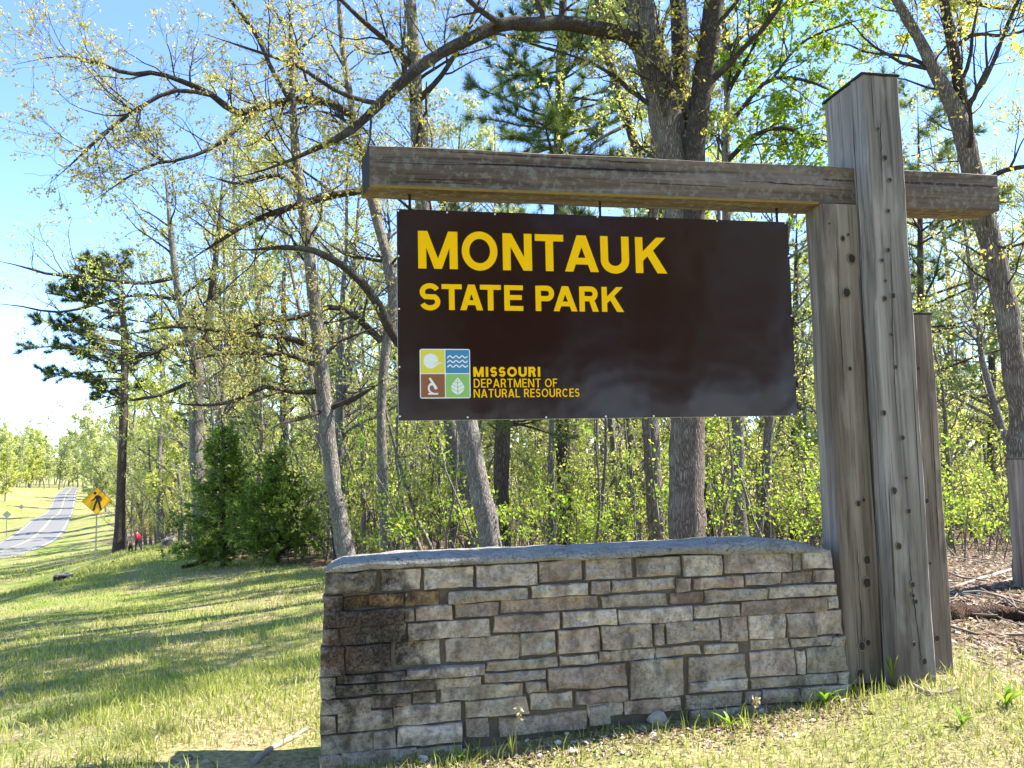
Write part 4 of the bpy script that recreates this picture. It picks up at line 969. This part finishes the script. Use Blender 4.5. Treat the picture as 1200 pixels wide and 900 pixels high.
for k in range(1500):
    px = wr.uniform(-40, 1330); d = wr.choice([wr.uniform(20, 34), wr.uniform(34, 60), wr.uniform(60, 110)])
    if px < 250 and d < 38 + (250-px)*.28: continue
    if px < 150 and d < 80: continue
    if 225 < px < 345 and d < 27: continue
    if px < 118: continue
    p = try_place(px, d, 1.8 + d*.035)
    if p is None: continue
    near = d < 34; cnt += 1
    i = int(wr.choice([0, 1, 2, 3, 4, 5], p=[.22, .17, .16, .17, .13, .15])) if d < 45 else int(wr.choice([8, 9, 8, 7]))
    wood_copy(i, p[0], p[1], float(wr.uniform(.8, 1.15))*(1.0 if near else 1.15), "woodland_tree", "thin leafing tree among the woods behind the sign, near the lawn" if near else "pale green leafing tree deep in the woods behind the sign",
              "nearer trees of the woods" if near else "distant trees of the woods", float(wr.uniform(0, 6.28)))
    if cnt > 165: break
cnt = 0
for k in range(600):          # slender saplings filling the middle storey
    px = wr.uniform(160, 1330); d = wr.uniform(19, 52)
    if px < 250 and d < 40 + (250-px)*.2: continue
    p = try_place(px, d, 1.3)
    if p is None: continue
    cnt += 1; wood_copy(5, p[0], p[1], float(wr.uniform(.6, 1.25)), "woodland_sapling", "slender yellow-green sapling in the middle storey of the woods", "saplings of the woods", float(wr.uniform(0, 6.28)))
    if cnt > 95: break
for k in range(16):           # bright saplings beyond the walkers
    p = at(150+k*5.5, 600, wr.uniform(60, 72))[:2]
    wood_copy(int(wr.choice([5, 2])), p[0], p[1], float(wr.uniform(.8, 1.3)), "woodland_sapling", "fresh green sapling at the wood edge behind the walker", "saplings behind the walker", float(wr.uniform(0, 6.28)))
# far trees along the road, beyond both verges
for k in range(210):
    f = wr.uniform(.16, 1.1); i = min(len(RC)-1, int(f*len(RC))); side = wr.choice([-1, 1], p=[.66, .34]); o = side*wr.uniform(9 if side > 0 else 14, 60)
    p = RC[i] + nr[i]*o + tg[i]*max(0, f-1)*260
    if side > 0 and p[1] < 105: continue
    q = 600 + FPX*p[0]/p[1]
    if side > 0 and 55 < q < 128 and p[1] < 120: continue
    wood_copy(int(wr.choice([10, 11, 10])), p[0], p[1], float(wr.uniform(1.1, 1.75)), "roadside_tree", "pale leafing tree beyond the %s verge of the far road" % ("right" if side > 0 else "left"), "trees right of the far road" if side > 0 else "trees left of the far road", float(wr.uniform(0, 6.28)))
for k in range(40):           # the road bends out of sight into trees
    p = RC[-1] + tg[-1]*wr.uniform(10, 120) + nr[-1]*wr.uniform(-110, 110)
    if k < 18: p = at(20+k*5.5, 560, wr.uniform(400 if k % 3 else 335, 500))[:2] if not 11 <= k <= 12 else at(20+k*5.5, 560, 450)[:2]
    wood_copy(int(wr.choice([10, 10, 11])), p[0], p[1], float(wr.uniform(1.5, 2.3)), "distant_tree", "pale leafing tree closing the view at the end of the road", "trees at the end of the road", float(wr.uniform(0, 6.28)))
for k in range(36):           # woods across the clearing, mirrored in the sign face
    a = wr.uniform(-1.0, 1.25); d = wr.uniform(16, 34); p = (math.sin(a)*d - 2, -math.cos(a)*d)
    wood_copy(int(wr.choice([6, 7, 6])), p[0], p[1], float(wr.uniform(.9, 1.3)), "clearing_tree", "leafing tree across the clearing reflected in the sign face", "trees mirrored in the sign", float(wr.uniform(0, 6.28)))

# ---- undergrowth: saplings and brush under the trees, one uncountable mass
def undergrowth(name, n, pxr, dr, h, leaf, lsize, nleaf, seed, keep=None):
    r = np.random.default_rng(seed); px = r.uniform(*pxr, n); d = dr[0] + (dr[1]-dr[0])*r.uniform(0, 1, n)**1.3
    p = at(px, np.full(n, 600.), d); w = woods(p[:,0], p[:,1]) > .8
    if keep is not None: w &= keep(px, d)
    p = p[w]; n = len(p); base = np.c_[p[:, :2], ground_z(p[:,0], p[:,1])]
    ht = h*np.clip(r.lognormal(-.45, .5, n), .2, 1.9); k = 6; St = np.zeros((n, k, 3)); St[:, 0] = base; dv = nrm(np.c_[r.normal(0,.22,n), r.normal(0,.22,n), np.ones(n)])
    for i in range(1, k): dv = nrm(dv + r.normal(0, .12, (n, 3))); St[:, i] = St[:, i-1] + dv*(ht/(k-1))[:, None]
    R = np.maximum(.006*ht, .005)[:, None]*np.linspace(1.4, .4, k)[None]; g = Geo(); g.tubes(St, R, 4)
    P2, R2 = spawn(St, R, 3.2, .2, 1, .95, .2*h*.5, .45*h*.6, 5, r, .15, .2, .05); g.tubes(P2, R2, 3)
    P3, R3 = spawn(P2, R2, 3.5, .2, 1, .8, .15, .5, 3, r, .1, .2, .03); g.tubes(P3, R3, 3)
    tag(mesh_obj(name + "_stems", g.mesh(name, M['bark_grey'])), label="thin grey stems of the undergrowth beneath the trees", kind="stuff")
    c = Geo(); c.leaves(np.concatenate([on_lines(P3, nleaf, r, .2, .05), on_lines(P2, nleaf, r, .3, .05)]), lsize, r, aspect=.62)
    tag(mesh_obj(name, c.mesh(name, M[leaf], False)), label="fresh leaves of the undergrowth beneath the trees", kind="stuff")
undergrowth("undergrowth_bright", 420, (430, 1300), (14, 27), 2.3, 'leaf_bright', .075, 7, 81)
undergrowth("undergrowth_yellow", 470, (240, 1330), (18, 42), 3.4, 'leaf_young', .095, 6, 82)
undergrowth("undergrowth_left", 260, (120, 480), (19, 48), 3.2, 'leaf_young', .11, 5, 83, keep=lambda px, d: (px > 240) | (d > 36))

# ------------------------------------------------------------------ ground cover
def gp(px, py, lo=2.2, hi=90):
    """ground point seen at a photo pixel"""
    ds = np.geomspace(lo, hi, 260); P = at(np.full(260, px), np.full(260, py), ds); dz = P[:, 2]-ground_z(P[:,0], P[:,1])
    i = np.argmax(dz < 0); i = i if dz[i] < 0 else 259
    return P[i]*np.array([1, 1, 0]) + np.array([0, 0, gz(P[i,0], P[i,1])])
def local_uv(x, y):
    du, dn = x, y; return x*CY + y*SY + EL[0], -x*SY + y*CY + EL[1]
def blades(P, h, w, r, lean=.55):
    n = len(P); az = r.uniform(0, 2*np.pi, n); side = np.c_[np.cos(az), np.sin(az), np.zeros(n)]
    ld = r.uniform(0, 2*np.pi, n); lv = np.c_[np.cos(ld), np.sin(ld), np.zeros(n)]*(np.abs(r.normal(0, lean, n))*h)[:, None]
    H = np.c_[np.zeros(n), np.zeros(n), h]; W = side*w[:, None]/2
    V = np.stack([P-W, P+W, P+H*.55+lv*.3+W*.8, P+H*.55+lv*.3-W*.8, P+H*.95+lv], 1); i0 = np.arange(n)*5
    return V.reshape(-1, 3), np.stack([i0, i0+1, i0+2, i0+3], 1), np.stack([i0+3, i0+2, i0+4], 1)
def grass(name, n, dr, hs, ws, mat, seed, mask, label, lean=.55, pxr=(-170, 1370)):
    r = np.random.default_rng(seed); d = np.exp(r.uniform(np.log(dr[0]), np.log(dr[1]), n)); px = r.uniform(*pxr, n)
    p = at(px, np.full(n, 700.), d); x, y = p[:,0], p[:,1]; u, nn = local_uv(x, y)
    ok = r.uniform(0, 1, n) < mask(x, y, px, d); ok &= ~((u > -1.25) & (u < 3.36) & (nn > -.15) & (nn < .3))
    x, y, d = x[ok], y[ok], d[ok]; P = np.c_[x, y, ground_z(x, y)-.006]; m_ = len(x)
    h = hs*r.uniform(.4, 1.5, m_)*(.75+.6*vnoise(x*.8, y*.8, 9))*(1+d*.012); w = ws*r.uniform(.6, 1.4, m_)*(1+d*.10)
    g = Geo(); g.add(*blades(P, h, w, r, lean)); tag(mesh_obj(name, g.mesh(name, M[mat], False)), label=label, kind="stuff")
def lawn(x, y): return 1 - woods(x, y)
def gmask(x, y, px, d):
    pat = np.clip((.55*vnoise(x*.45+3, y*.45, 4)+.45*vnoise(x*1.9, y*1.9, 5)-.26)*4.0, .12, 1)
    right = np.where((px > 560) & (d < 7), .30, 1.0)
    return lawn(x, y)*pat*right + woods(x, y)*.04
def dmask(x, y, px, d): return lawn(x, y)*np.clip((vnoise(x*.7, y*.7, 12)-.2)*2, .15, 1)*np.where(px > 560, 1.0, .85) + woods(x, y)*.10
grass("grass", 230000, (2.5, 36), .055, .0042, 'grass', 91, gmask, "patchy green grass of the mown verge")
grass("dry_grass", 150000, (2.5, 30), .035, .0036, 'grass_dry', 92, dmask, "dead straw-coloured grass among the green", 1.3)
# taller tufts at the wall foot and in the verge
def tmask(x, y, px, d):
    u, nn = local_uv(x, y); near = np.exp(-((nn+.25)/.16)**2)*((u > -1.4) & (u < 2.7)); return np.clip(near*.55*(vnoise(x*5, y*5, 14) > .45) + .02*lawn(x, y), 0, 1)
grass("tall_grass", 60000, (2.6, 14), .10, .005, 'grass', 93, tmask, "taller grass along the foot of the stone wall", .5)
# ditch and bank growth on the road side
def bmask(x, y, px, d): return np.clip((vnoise(x*.25, y*.25, 15)-.42)*4, 0, 1)*(px < 210)*lawn(x, y)
grass("bank_grass", 40000, (20, 85), .07, .006, 'grass', 94, bmask, "longer grass on the ditch bank beside the road", .5, (-150, 220))

def litter(name, n, pxr, dr, size, seed, mask):
    r = np.random.default_rng(seed); d = np.exp(r.uniform(np.log(dr[0]), np.log(dr[1]), n)); px = r.uniform(*pxr, n); p = at(px, np.full(n, 700.), d)
    x, y = p[:,0], p[:,1]; ok = r.uniform(0, 1, n) < mask(x, y, px, d); x, y = x[ok], y[ok]; P = np.c_[x, y, ground_z(x, y)+r.uniform(.002, .02, len(x))]
    m_ = len(x); az = r.uniform(0, 2*np.pi, m_); a = np.c_[np.cos(az), np.sin(az), r.normal(0, .3, m_)]; b = np.c_[-np.sin(az), np.cos(az), r.normal(0, .3, m_)]; s = (size*r.uniform(.5, 1.4, m_)*(1+.04*d[ok]))[:, None]
    V = np.stack([P-a*s*.5, P+b*s*.28+[0,0,.006], P+a*s*.5, P-b*s*.28+[0,0,.006]], 1); i0 = np.arange(m_)*4; g = Geo(); g.add(V.reshape(-1,3), np.stack([i0,i0+1,i0+2,i0+3],1))
    tag(mesh_obj(name, g.mesh(name, M['dead_leaf'], False)), label="fallen brown leaves on the ground", kind="stuff")
litter("leaf_litter", 36000, (960, 1380), (5.0, 30), .05, 95, lambda x, y, px, d: .15 + .85*woods(x, y))
litter("lawn_litter", 14000, (-100, 1300), (2.6, 14), .035, 96, lambda x, y, px, d: .05 + .25*(vnoise(x, y, 21) > .66))
def wallfoot(x, y, px, d):
    u, nn = local_uv(x, y); return np.exp(-((nn+.32)/.16)**2)*((u > -1.3) & (u < 2.7))*.9
litter("wall_foot_litter", 22000, (330, 1010), (3.0, 5.2), .022, 97, wallfoot)
r_ = np.random.default_rng(98); nn_ = 420; d = np.exp(r_.uniform(np.log(5.5), np.log(26), nn_)); px = r_.uniform(980, 1360, nn_); p = at(px, np.full(nn_, 700.), d); k_ = woods(p[:,0], p[:,1]) > .6; p = p[k_]; n = len(p)
b0 = np.c_[p[:,:2], ground_z(p[:,0], p[:,1])+.02]; az = r_.uniform(0, 6.28, n); L_ = r_.uniform(.15, .9, n)[:, None]; dv = np.c_[np.cos(az), np.sin(az), r_.normal(.05, .1, n)]*L_
pts = np.stack([b0, b0+dv*.5+r_.normal(0, .02, (n,3)), b0+dv], 1); g = Geo(); g.tubes(pts, np.full((n, 3), .007)*r_.uniform(.5, 1.8, (n, 1)), 4); tag(mesh_obj("fallen_twigs", g.mesh("fallen_twigs", M['twig'])), label="fallen twigs over the woodland floor", kind="stuff")

# ---- single weeds
def weed(px, py, kind, h, label, seed, n=8, mat='weed'):
    r = np.random.default_rng(seed); p = gp(px, py); root = empty("weed_plant", p); tag(root, label, "plant", "weeds round the wall and posts")
    g = Geo()
    for i in range(n):
        az = r.uniform(0, 6.28); ln = h*r.uniform(.6, 1.1); k = 6; t = np.linspace(0, 1, k)
        out = (.25 if kind == 'grass' else .75)*r.uniform(.5, 1.3); x = np.cos(az)*ln*out*t**1.5; y = np.sin(az)*ln*out*t**1.5; z = ln*(t - (.25 if kind == 'grass' else .45)*t**2.2)
        wd = (.006 if kind == 'grass' else .026)*h/.2*np.sin(np.pi*np.clip(.18+.82*t, 0, 1))**.7 + .0006; sd = np.array([-np.sin(az), np.cos(az), 0])
        c = np.c_[x, y, z]; V = np.concatenate([c-sd*wd[:, None]/2, c+sd*wd[:, None]/2]); j = np.arange(k-1); g.add(V, np.stack([j, j+k, j+k+1, j+1], 1))
    mesh_obj("leaves", g.mesh("leaves", M[mat], False), root)
    if kind == 'grass':
        st = Geo(); q = np.stack([np.linspace(0, .05*h/.2, 6), np.zeros(6), np.linspace(0, h*1.5, 6)], 1); st.tubes(q[None], np.full((1, 6), .0018), 4)
        hd = q[-1] + np.c_[r.normal(0, .006, 40), r.normal(0, .006, 40), r.uniform(-.35*h, 0, 40)]; st.leaves(hd, .022, r); mesh_obj("seed_stalk", st.mesh("seed_stalk", M['grass_dry']), root)
for i, a in enumerate([(1047,806,'grass',.26,"seeding grass clump in front of the thick post, taller"),(1003,806,'grass',.22,"green grass tuft where the wall meets the post"),(642,850,'grass',.24,"thin grass clump against the middle of the wall"),
        (702,848,'grass',.15,"short pale grass clump right of the wall centre"),(757,846,'grass',.14,"small grass clump beside the tan stone block"),(966,828,'leaf',.15,"broad-leaved weed near the right end of the wall"),
        (856,858,'leaf',.12,"bright upright weed in front of the wall right of centre"),(600,892,'grass',.16,"yellowish grass clump at the bottom edge before the wall"),(1180,830,'leaf',.16,"leafy green weed patch at the lower right edge"),
        (805,842,'leaf',.08,"low rosette weed at the wall foot below the sign"),(1128,852,'leaf',.11,"low weed right of the short post"),(880,868,'grass',.13,"lone grass clump on the bare ground before the wall"),(540,893,'leaf',.10,"leafy weeds at the left foot of the wall")]):
    weed(a[0], a[1], a[2], a[3]*1.1, a[4], 200+i, 9 if a[2] == 'leaf' else 16, 'weed' if a[2] == 'leaf' else 'grass')

# ---- loose rocks
def rock(name, px, py, wpx, mat, label, seed, flat=.6, group="pale rocks at the wall foot"):
    r = np.random.default_rng(seed); p = gp(px, py); s = wpx/FPX*np.hypot(*p[:2])/2; bm = bmesh.new(); bmesh.ops.create_icosphere(bm, subdivisions=2, radius=1)
    cuts = [(nrm(r.normal(size=3)), r.uniform(.55, .8)) for _ in range(9)]
    for v in bm.verts:
        c = np.array(v.co)
        for q, k in cuts:
            e = c@q - k
            if e > 0: c = c - q*e
        v.co = Vector(c*np.array([s, s*.8, s*flat]))
    me = bpy.data.meshes.new(name); bm.to_mesh(me); bm.free(); me.materials.append(M[mat]); o = mesh_obj(name, me); o.location = (p[0], p[1], p[2]+s*flat*.45); o.rotation_euler = (0, 0, r.uniform(0, 6)); tag(o, label, "rock", group)
rock("rock", 772, 851, 34, 'rock_tan', "tan limestone block lying before the wall, largest loose stone", 301, .62)
for i, (x, y, w) in enumerate([(496,893,18),(522,897,9),(558,884,10),(586,871,8),(618,870,8),(654,872,11),(664,866,9),(633,887,9),(670,884,11),(708,856,10),(766,864,11),(892,838,11),(990,826,10)]):
    rock("rock", x, y, w, 'rock_white', ["chunky white rock at the lower left foot of the wall" if i == 0 else "white rock lying among litter below the right half of the sign" if i == 11 else "white rock at the right end of the wall by the broad-leaved weed" if i == 12 else "small white rock scattered along the foot of the wall"][0], 310+i)
r2 = np.random.default_rng(320); g = Geo(); n = 260; d = r2.uniform(3.4, 4.6, n); px = r2.uniform(380, 960, n); p = at(px, np.full(n, 850.), d); u, q = local_uv(p[:,0], p[:,1]); ok = (q < -.17) & (q > -.65); p = p[ok]
for c in p:
    z = gz(c[0], c[1]); s = r2.uniform(.006, .016); a = r2.normal(0, .3, (6, 3))+np.array([[1,0,0],[-1,0,0],[0,1,0],[0,-1,0],[0,0,.7],[0,0,-.7]]); g.add(a*s+[c[0], c[1], z+s*.4], None, [(0,2,4),(2,1,4),(1,3,4),(3,0,4),(2,0,5),(1,2,5),(3,1,5),(0,3,5)])
tag(mesh_obj("gravel", g.mesh("gravel", M['rock_white'], False)), label="fine pale gravel in the bed before the wall", kind="stuff")

# ---- fallen wood
def log(name, pts, rad, mat, label, cat="log", k=9, seed=0, group=None, lift=.6):
    r = np.random.default_rng(seed); P = np.array([gp(x, y) for x, y in pts]); P = P + np.array([0, 0, 1])*rad*lift; C = smooth_curve(P, max(9, len(pts)*5)); R = rad*np.linspace(1, .6, len(C))*(1+r.normal(0, .08, len(C)))
    off = C[0].copy(); C = C + r.normal(0, rad*.10, C.shape); g = Geo(); g.tubes((C-off)[None], R[None], k); me = g.mesh(name, M[mat]); bm = bmesh.new(); bm.from_mesh(me); bmesh.ops.holes_fill(bm, edges=bm.edges, sides=0); bm.to_mesh(me); bm.free()
    o = mesh_obj(name, me); o.location = off; tag(o, label, cat, group)
log("fallen_log", [(1105,728),(1150,727),(1200,730),(1260,735)], .10, 'rotten', "rotten brown log lying behind the short post", seed=1)
log("fallen_branch", [(1230,652),(1190,668),(1150,680),(1112,692)], .032, 'deadwood', "long grey fallen branch curving from the right edge", "branch", seed=2)
log("fallen_branch", [(1225,672),(1195,678),(1165,690)], .026, 'deadwood', "shorter grey fallen branch under the split trunk", "branch", seed=3)
log("dead_stick", [(296,900),(318,882),(345,868),(362,858)], .020, 'deadwood', "bleached broken stick on the lawn left of the wall", "stick", 6, 4)
log("dead_stick", [(178,875),(188,862)], .012, 'deadwood', "short pale stick in the shadow strip on the lawn", "stick", 5, 5)
log("dead_stick", [(1068,806),(1082,812),(1100,816),(1120,812)], .015, 'deadwood', "pale driftwood-like stick at the foot of the thick post", "stick", 6, 6)
log("brush_log", [(215,668),(232,662),(258,652)], .07, 'rotten', "brown fallen limb at the foot of the forked oak", seed=7)

# ---- weathered post at the right edge
p = gp(1205, 690, 4, 30); pr = empty("weathered_post", p); tag(pr, "pale weathered wooden post in front of the split trunk at the right edge", "post")
pb = at(1206, 538, p[1]); hgt = pb[2]-p[2]; timber("shaft", -.11, .11, -.09, .09, -.2, hgt, 2, M['dark_post'], pr, (0, 0, 0), 9)
MB().box(-.113, .113, -.093, .093, hgt+.001, hgt+.014).build("end_grain_top", M['end_grain'], pr)

# ---- pedestrian crossing sign
M['sign_yellow'] = plain('yellow reflective sheeting', (.80, .42, .005), .4, var=.03); M['black'] = plain('black paint', (.012, .012, .012), .5)
def px_scale(p): return np.hypot(p[0], p[1])/FPX
p = gp(112, 656, 15, 60); s_ = float(p[1])/FPX; ped = empty("pedestrian_sign", p, math.radians(22)); tag(ped, "yellow diamond pedestrian crossing sign on a metal post beside the ditch", "road sign")
zc = at(111.5, 587, p[1])[2]-p[2]; hs = 16.6*s_
MB().box(-.03, .03, 0, .03, -.3, zc+hs*.7).build("post", M['metal'], ped)
def diamond(r0, y0, y1, ch=.1):
    pts = []
    for a in range(4):
        c = np.array([math.cos(a*math.pi/2), math.sin(a*math.pi/2)])*r0; tn = np.array([-c[1], c[0]]); pts += [tuple(c*(1-ch)-tn*ch*.55), tuple(c*.985*(1-ch*.35)), tuple(c*(1-ch)+tn*ch*.55)]
    return [(x, z+zc) for x, z in pts]
pl_ = MB().prism(diamond(hs, 0, 0), -.012, -.001).build("plate", M['black'], ped)
MB().prism(diamond(hs*.965, 0, 0), -.018, -.0125).build("yellow_face", M['sign_yellow'], pl_)
def fig(polys, nm):
    b = MB()
    for j, q in enumerate(polys):
        q = [(x*hs, z*hs+zc) for x, z in q]; ar = sum(q[i][0]*q[(i+1) % len(q)][1]-q[(i+1) % len(q)][0]*q[i][1] for i in range(len(q))); b.prism(q if ar > 0 else q[::-1], -.0230-.0004*j, -.0185)
    b.build(nm, M['black'], pl_)
fig([arc(-.13, .54, .10, .10, 0, 360, 14)[:-1], [(-.10,.38),(.10,.40),(.20,.30),(.16,-.02),(-.04,-.02)]] + ribbon([(-.06,.34),(-.17,.12),(-.36,.02)], .085) + ribbon([(.16,.34),(.27,.15),(.22,-.02)], .085)
    + ribbon([(.0,.02),(-.10,-.25),(-.20,-.62)], .125) + ribbon([(.10,.02),(.17,-.25),(.27,-.62)], .125) + [[(-.20,-.58),(-.32,-.62),(-.14,-.66)]], "walking_figure")

# ---- backs of two signs further along the road
for (x, y0, y1, d, lab) in ((8, 603, 617, 130, "small grey back of a diamond road sign, nearer one left of the road"), (25, 594, 602, 190, "small grey back of a diamond road sign, farther one left of the road")):
    q = at(x, y0, d); g0 = gz(q[0], q[1]); e = empty("road_sign_back", (q[0], q[1], g0), math.radians(25)); tag(e, lab, "road sign"); zc = q[2]-g0
    if zc < 1: zc = 2.0
    MB().box(-.05, .05, 0, .05, -.3, zc+.4).build("post", M['metal'], e); MB().prism([(-.62, zc), (0, zc-.62), (.62, zc), (0, zc+.62)], -.03, -.005).build("plate", M['metal'], e)

# ---- ditch culvert
p = gp(72, 681, 15, 60); p = p - np.array([0, 0, .04]); cv = empty("ditch_culvert", p, math.radians(15)); tag(cv, "small dark culvert opening with pale stone head in the roadside ditch", "culvert")
s_ = float(p[1])/FPX; w = 9*s_
hd = MB(); hd.box(-w, w, -.05, .25, 7*s_, 8.4*s_); hd.box(-w, -w*.82, -.05, .25, -.2, 6.99*s_); hd.box(w*.72, w, -.05, .25, -.2, 6.99*s_); hd.build("headwall", M['rock_tan'], cv, bevel=.02)
MB().tube([(-.03*w, -.12, 3.4*s_), (-.03*w, .6, 3.4*s_)], 4.6*s_, 14).build("pipe", M['black'], cv)
MB().box(w*1.15, w*1.32, -.05, .05, -.2, 9*s_).build("marker_stake", M['deadwood'], cv)

# ---- walker and dog
def skin(name, verts, edges, rad, mat, parent, sub=2, root=0):
    me = bpy.data.meshes.new(name); me.from_pydata(verts, edges, []); me.materials.append(mat); o = mesh_obj(name, me, parent); md = o.modifiers.new("skin", 'SKIN'); md.use_smooth_shade = True
    for i, sv in enumerate(me.skin_vertices[0].data):
        q = rad[i]; sv.radius = q if isinstance(q, tuple) else (q, q); sv.use_root = i == root
    m2 = o.modifiers.new("sub", 'SUBSURF'); m2.levels = m2.render_levels = sub; return o
M['jacket'] = plain('red jacket', (.42, .012, .045), .7); M['trousers'] = plain('dark trousers', (.02, .02, .025), .8); M['skin'] = plain('skin', (.45, .28, .2), .6); M['hair'] = plain('dark hair', (.02, .015, .012), .6); M['shoe'] = plain('shoes', (.03, .03, .03), .6)
p = gp(161.5, 648, 25, 80); s_ = 26*float(p[1])/FPX/1.66; per = empty("person", p, math.radians(8)); per.scale = (s_,)*3; tag(per, "walker in a red jacket and dark trousers strolling with a small dog near the pine", "person")
bv = [(0,0,.90),(-.02,0,1.08),(-.05,0,1.28),(-.08,0,1.42),(-.10,0,1.50),(-.13,0,1.58),(-.04,-.09,.86),(-.13,-.09,.48),(-.10,-.09,.09),(-.22,-.10,.035),(.04,.09,.86),(.10,.09,.50),(.30,.09,.17),(.27,.09,.06),(-.06,-.19,1.36),(.02,-.24,1.12),(-.14,-.23,.93),(-.20,-.22,.86),(-.05,.19,1.36),(.10,.23,1.12),(.02,.24,.90),(-.03,.24,.84)]
be = [(0,1),(1,2),(2,3),(3,4),(4,5),(0,6),(6,7),(7,8),(8,9),(0,10),(10,11),(11,12),(12,13),(2,14),(14,15),(15,16),(16,17),(2,18),(18,19),(19,20),(20,21)]
skin("body", bv, be, [.13,.12,.14,.06,.075,.095,.085,.06,.04,.035,.085,.06,.045,.035,.055,.045,.035,.03,.055,.045,.035,.03], M['skin'], per)
skin("jacket", [bv[i] for i in (0,1,2,14,15,16,18,19,20)] + [(-.07,0,1.40)], [(0,1),(1,2),(2,9),(2,3),(3,4),(4,5),(2,6),(6,7),(7,8)], [.165,.165,.175,.085,.07,.055,.085,.07,.055,.09], M['jacket'], per)
skin("trousers", [(0,0,.84),bv[6],bv[7],(-.105,-.09,.12),bv[10],bv[11],(.285,.09,.20)], [(0,1),(1,2),(2,3),(0,4),(4,5),(5,6)], [.14,.105,.08,.06,.105,.08,.06], M['trousers'], per)
skin("hair", [(-.09,0,1.52),(-.10,0,1.60),(-.125,0,1.65)], [(0,1),(1,2)], [.085,.11,.085], M['hair'], per)
skin("shoe", [(-.07,-.09,.05),(-.15,-.09,.04),(-.24,-.10,.03)], [(0,1),(1,2)], [.05,.05,.03], M['shoe'], per); skin("shoe", [(.32,.09,.17),(.29,.09,.10),(.25,.09,.05)], [(0,1),(1,2)], [.05,.05,.035], M['shoe'], per)
M['fur'] = plain('black fur', (.012, .011, .011), .8, var=.4); M['fur_tan'] = plain('tan muzzle fur', (.30, .19, .10), .8)
p = gp(153, 647.5, 25, 80); s_ = 12.5*float(p[1])/FPX/.62; dog = empty("dog", p, math.radians(-68)); dog.scale = (s_,)*3; tag(dog, "small black dog trotting beside the walker in the red jacket", "dog")
# body along local +x (head end), legs jointed
dv_ = [(-.26,0,.40),(-.08,0,.40),(.12,0,.39),(.24,0,.44),(.33,0,.53),(.44,0,.52),(.51,0,.50),(-.28,-.07,.33),(-.22,-.08,.24),(-.33,-.08,.13),(-.31,-.08,.02),(-.28,.07,.33),(-.18,.08,.24),(-.26,.08,.13),(-.22,.08,.02),(.20,-.08,.30),(.18,-.08,.16),(.23,-.08,.02),(.20,.08,.30),(.24,.08,.17),(.17,.08,.03),(-.36,0,.46),(-.44,0,.56)]
de = [(0,1),(1,2),(2,3),(3,4),(4,5),(5,6),(0,7),(7,8),(8,9),(9,10),(0,11),(11,12),(12,13),(13,14),(2,15),(15,16),(16,17),(2,18),(18,19),(19,20),(0,21),(21,22)]
skin("body", dv_, de, [.095,.085,.12,.085,.085,.05,.035,.07,.045,.026,.028,.07,.045,.026,.028,.05,.03,.028,.05,.03,.028,.025,.015], M['fur'], dog, root=1)
for s in (-1, 1): MB().prism([(.27, .585), (.33, .60), (.30, .68)], s*.045-.012, s*.045+.012).build("ear", M['fur'], dog)
skin("muzzle", [(.455,0,.508),(.525,0,.498)], [(0,1)], [.046,.034], M['fur_tan'], dog)

# ---- pale cut logs at the wood edge behind the walker
p = gp(196, 642, 30, 90); lp = empty("log_pile", p); lp.scale = (.62, .62, .62); tag(lp, "heap of pale cut logs at the wood edge right of the walker", "log pile"); r = random.Random(4); s_ = float(p[1])/FPX
for i in range(11):
    lv = i // 4; x = (i % 4 - 1.5 + lv*.4)*3.4*s_ + r.uniform(-.1, .1); z = -.02 + lv*.2; a = r.uniform(-1.4, 1.4)
    MB().tube([(x-.32*math.cos(a), -.4*math.sin(a)+r.uniform(-.2, .2), z), (x+.32*math.cos(a), .4*math.sin(a), z+r.uniform(-.1, .2))], .10, 9).build("log", M['deadwood'], lp)
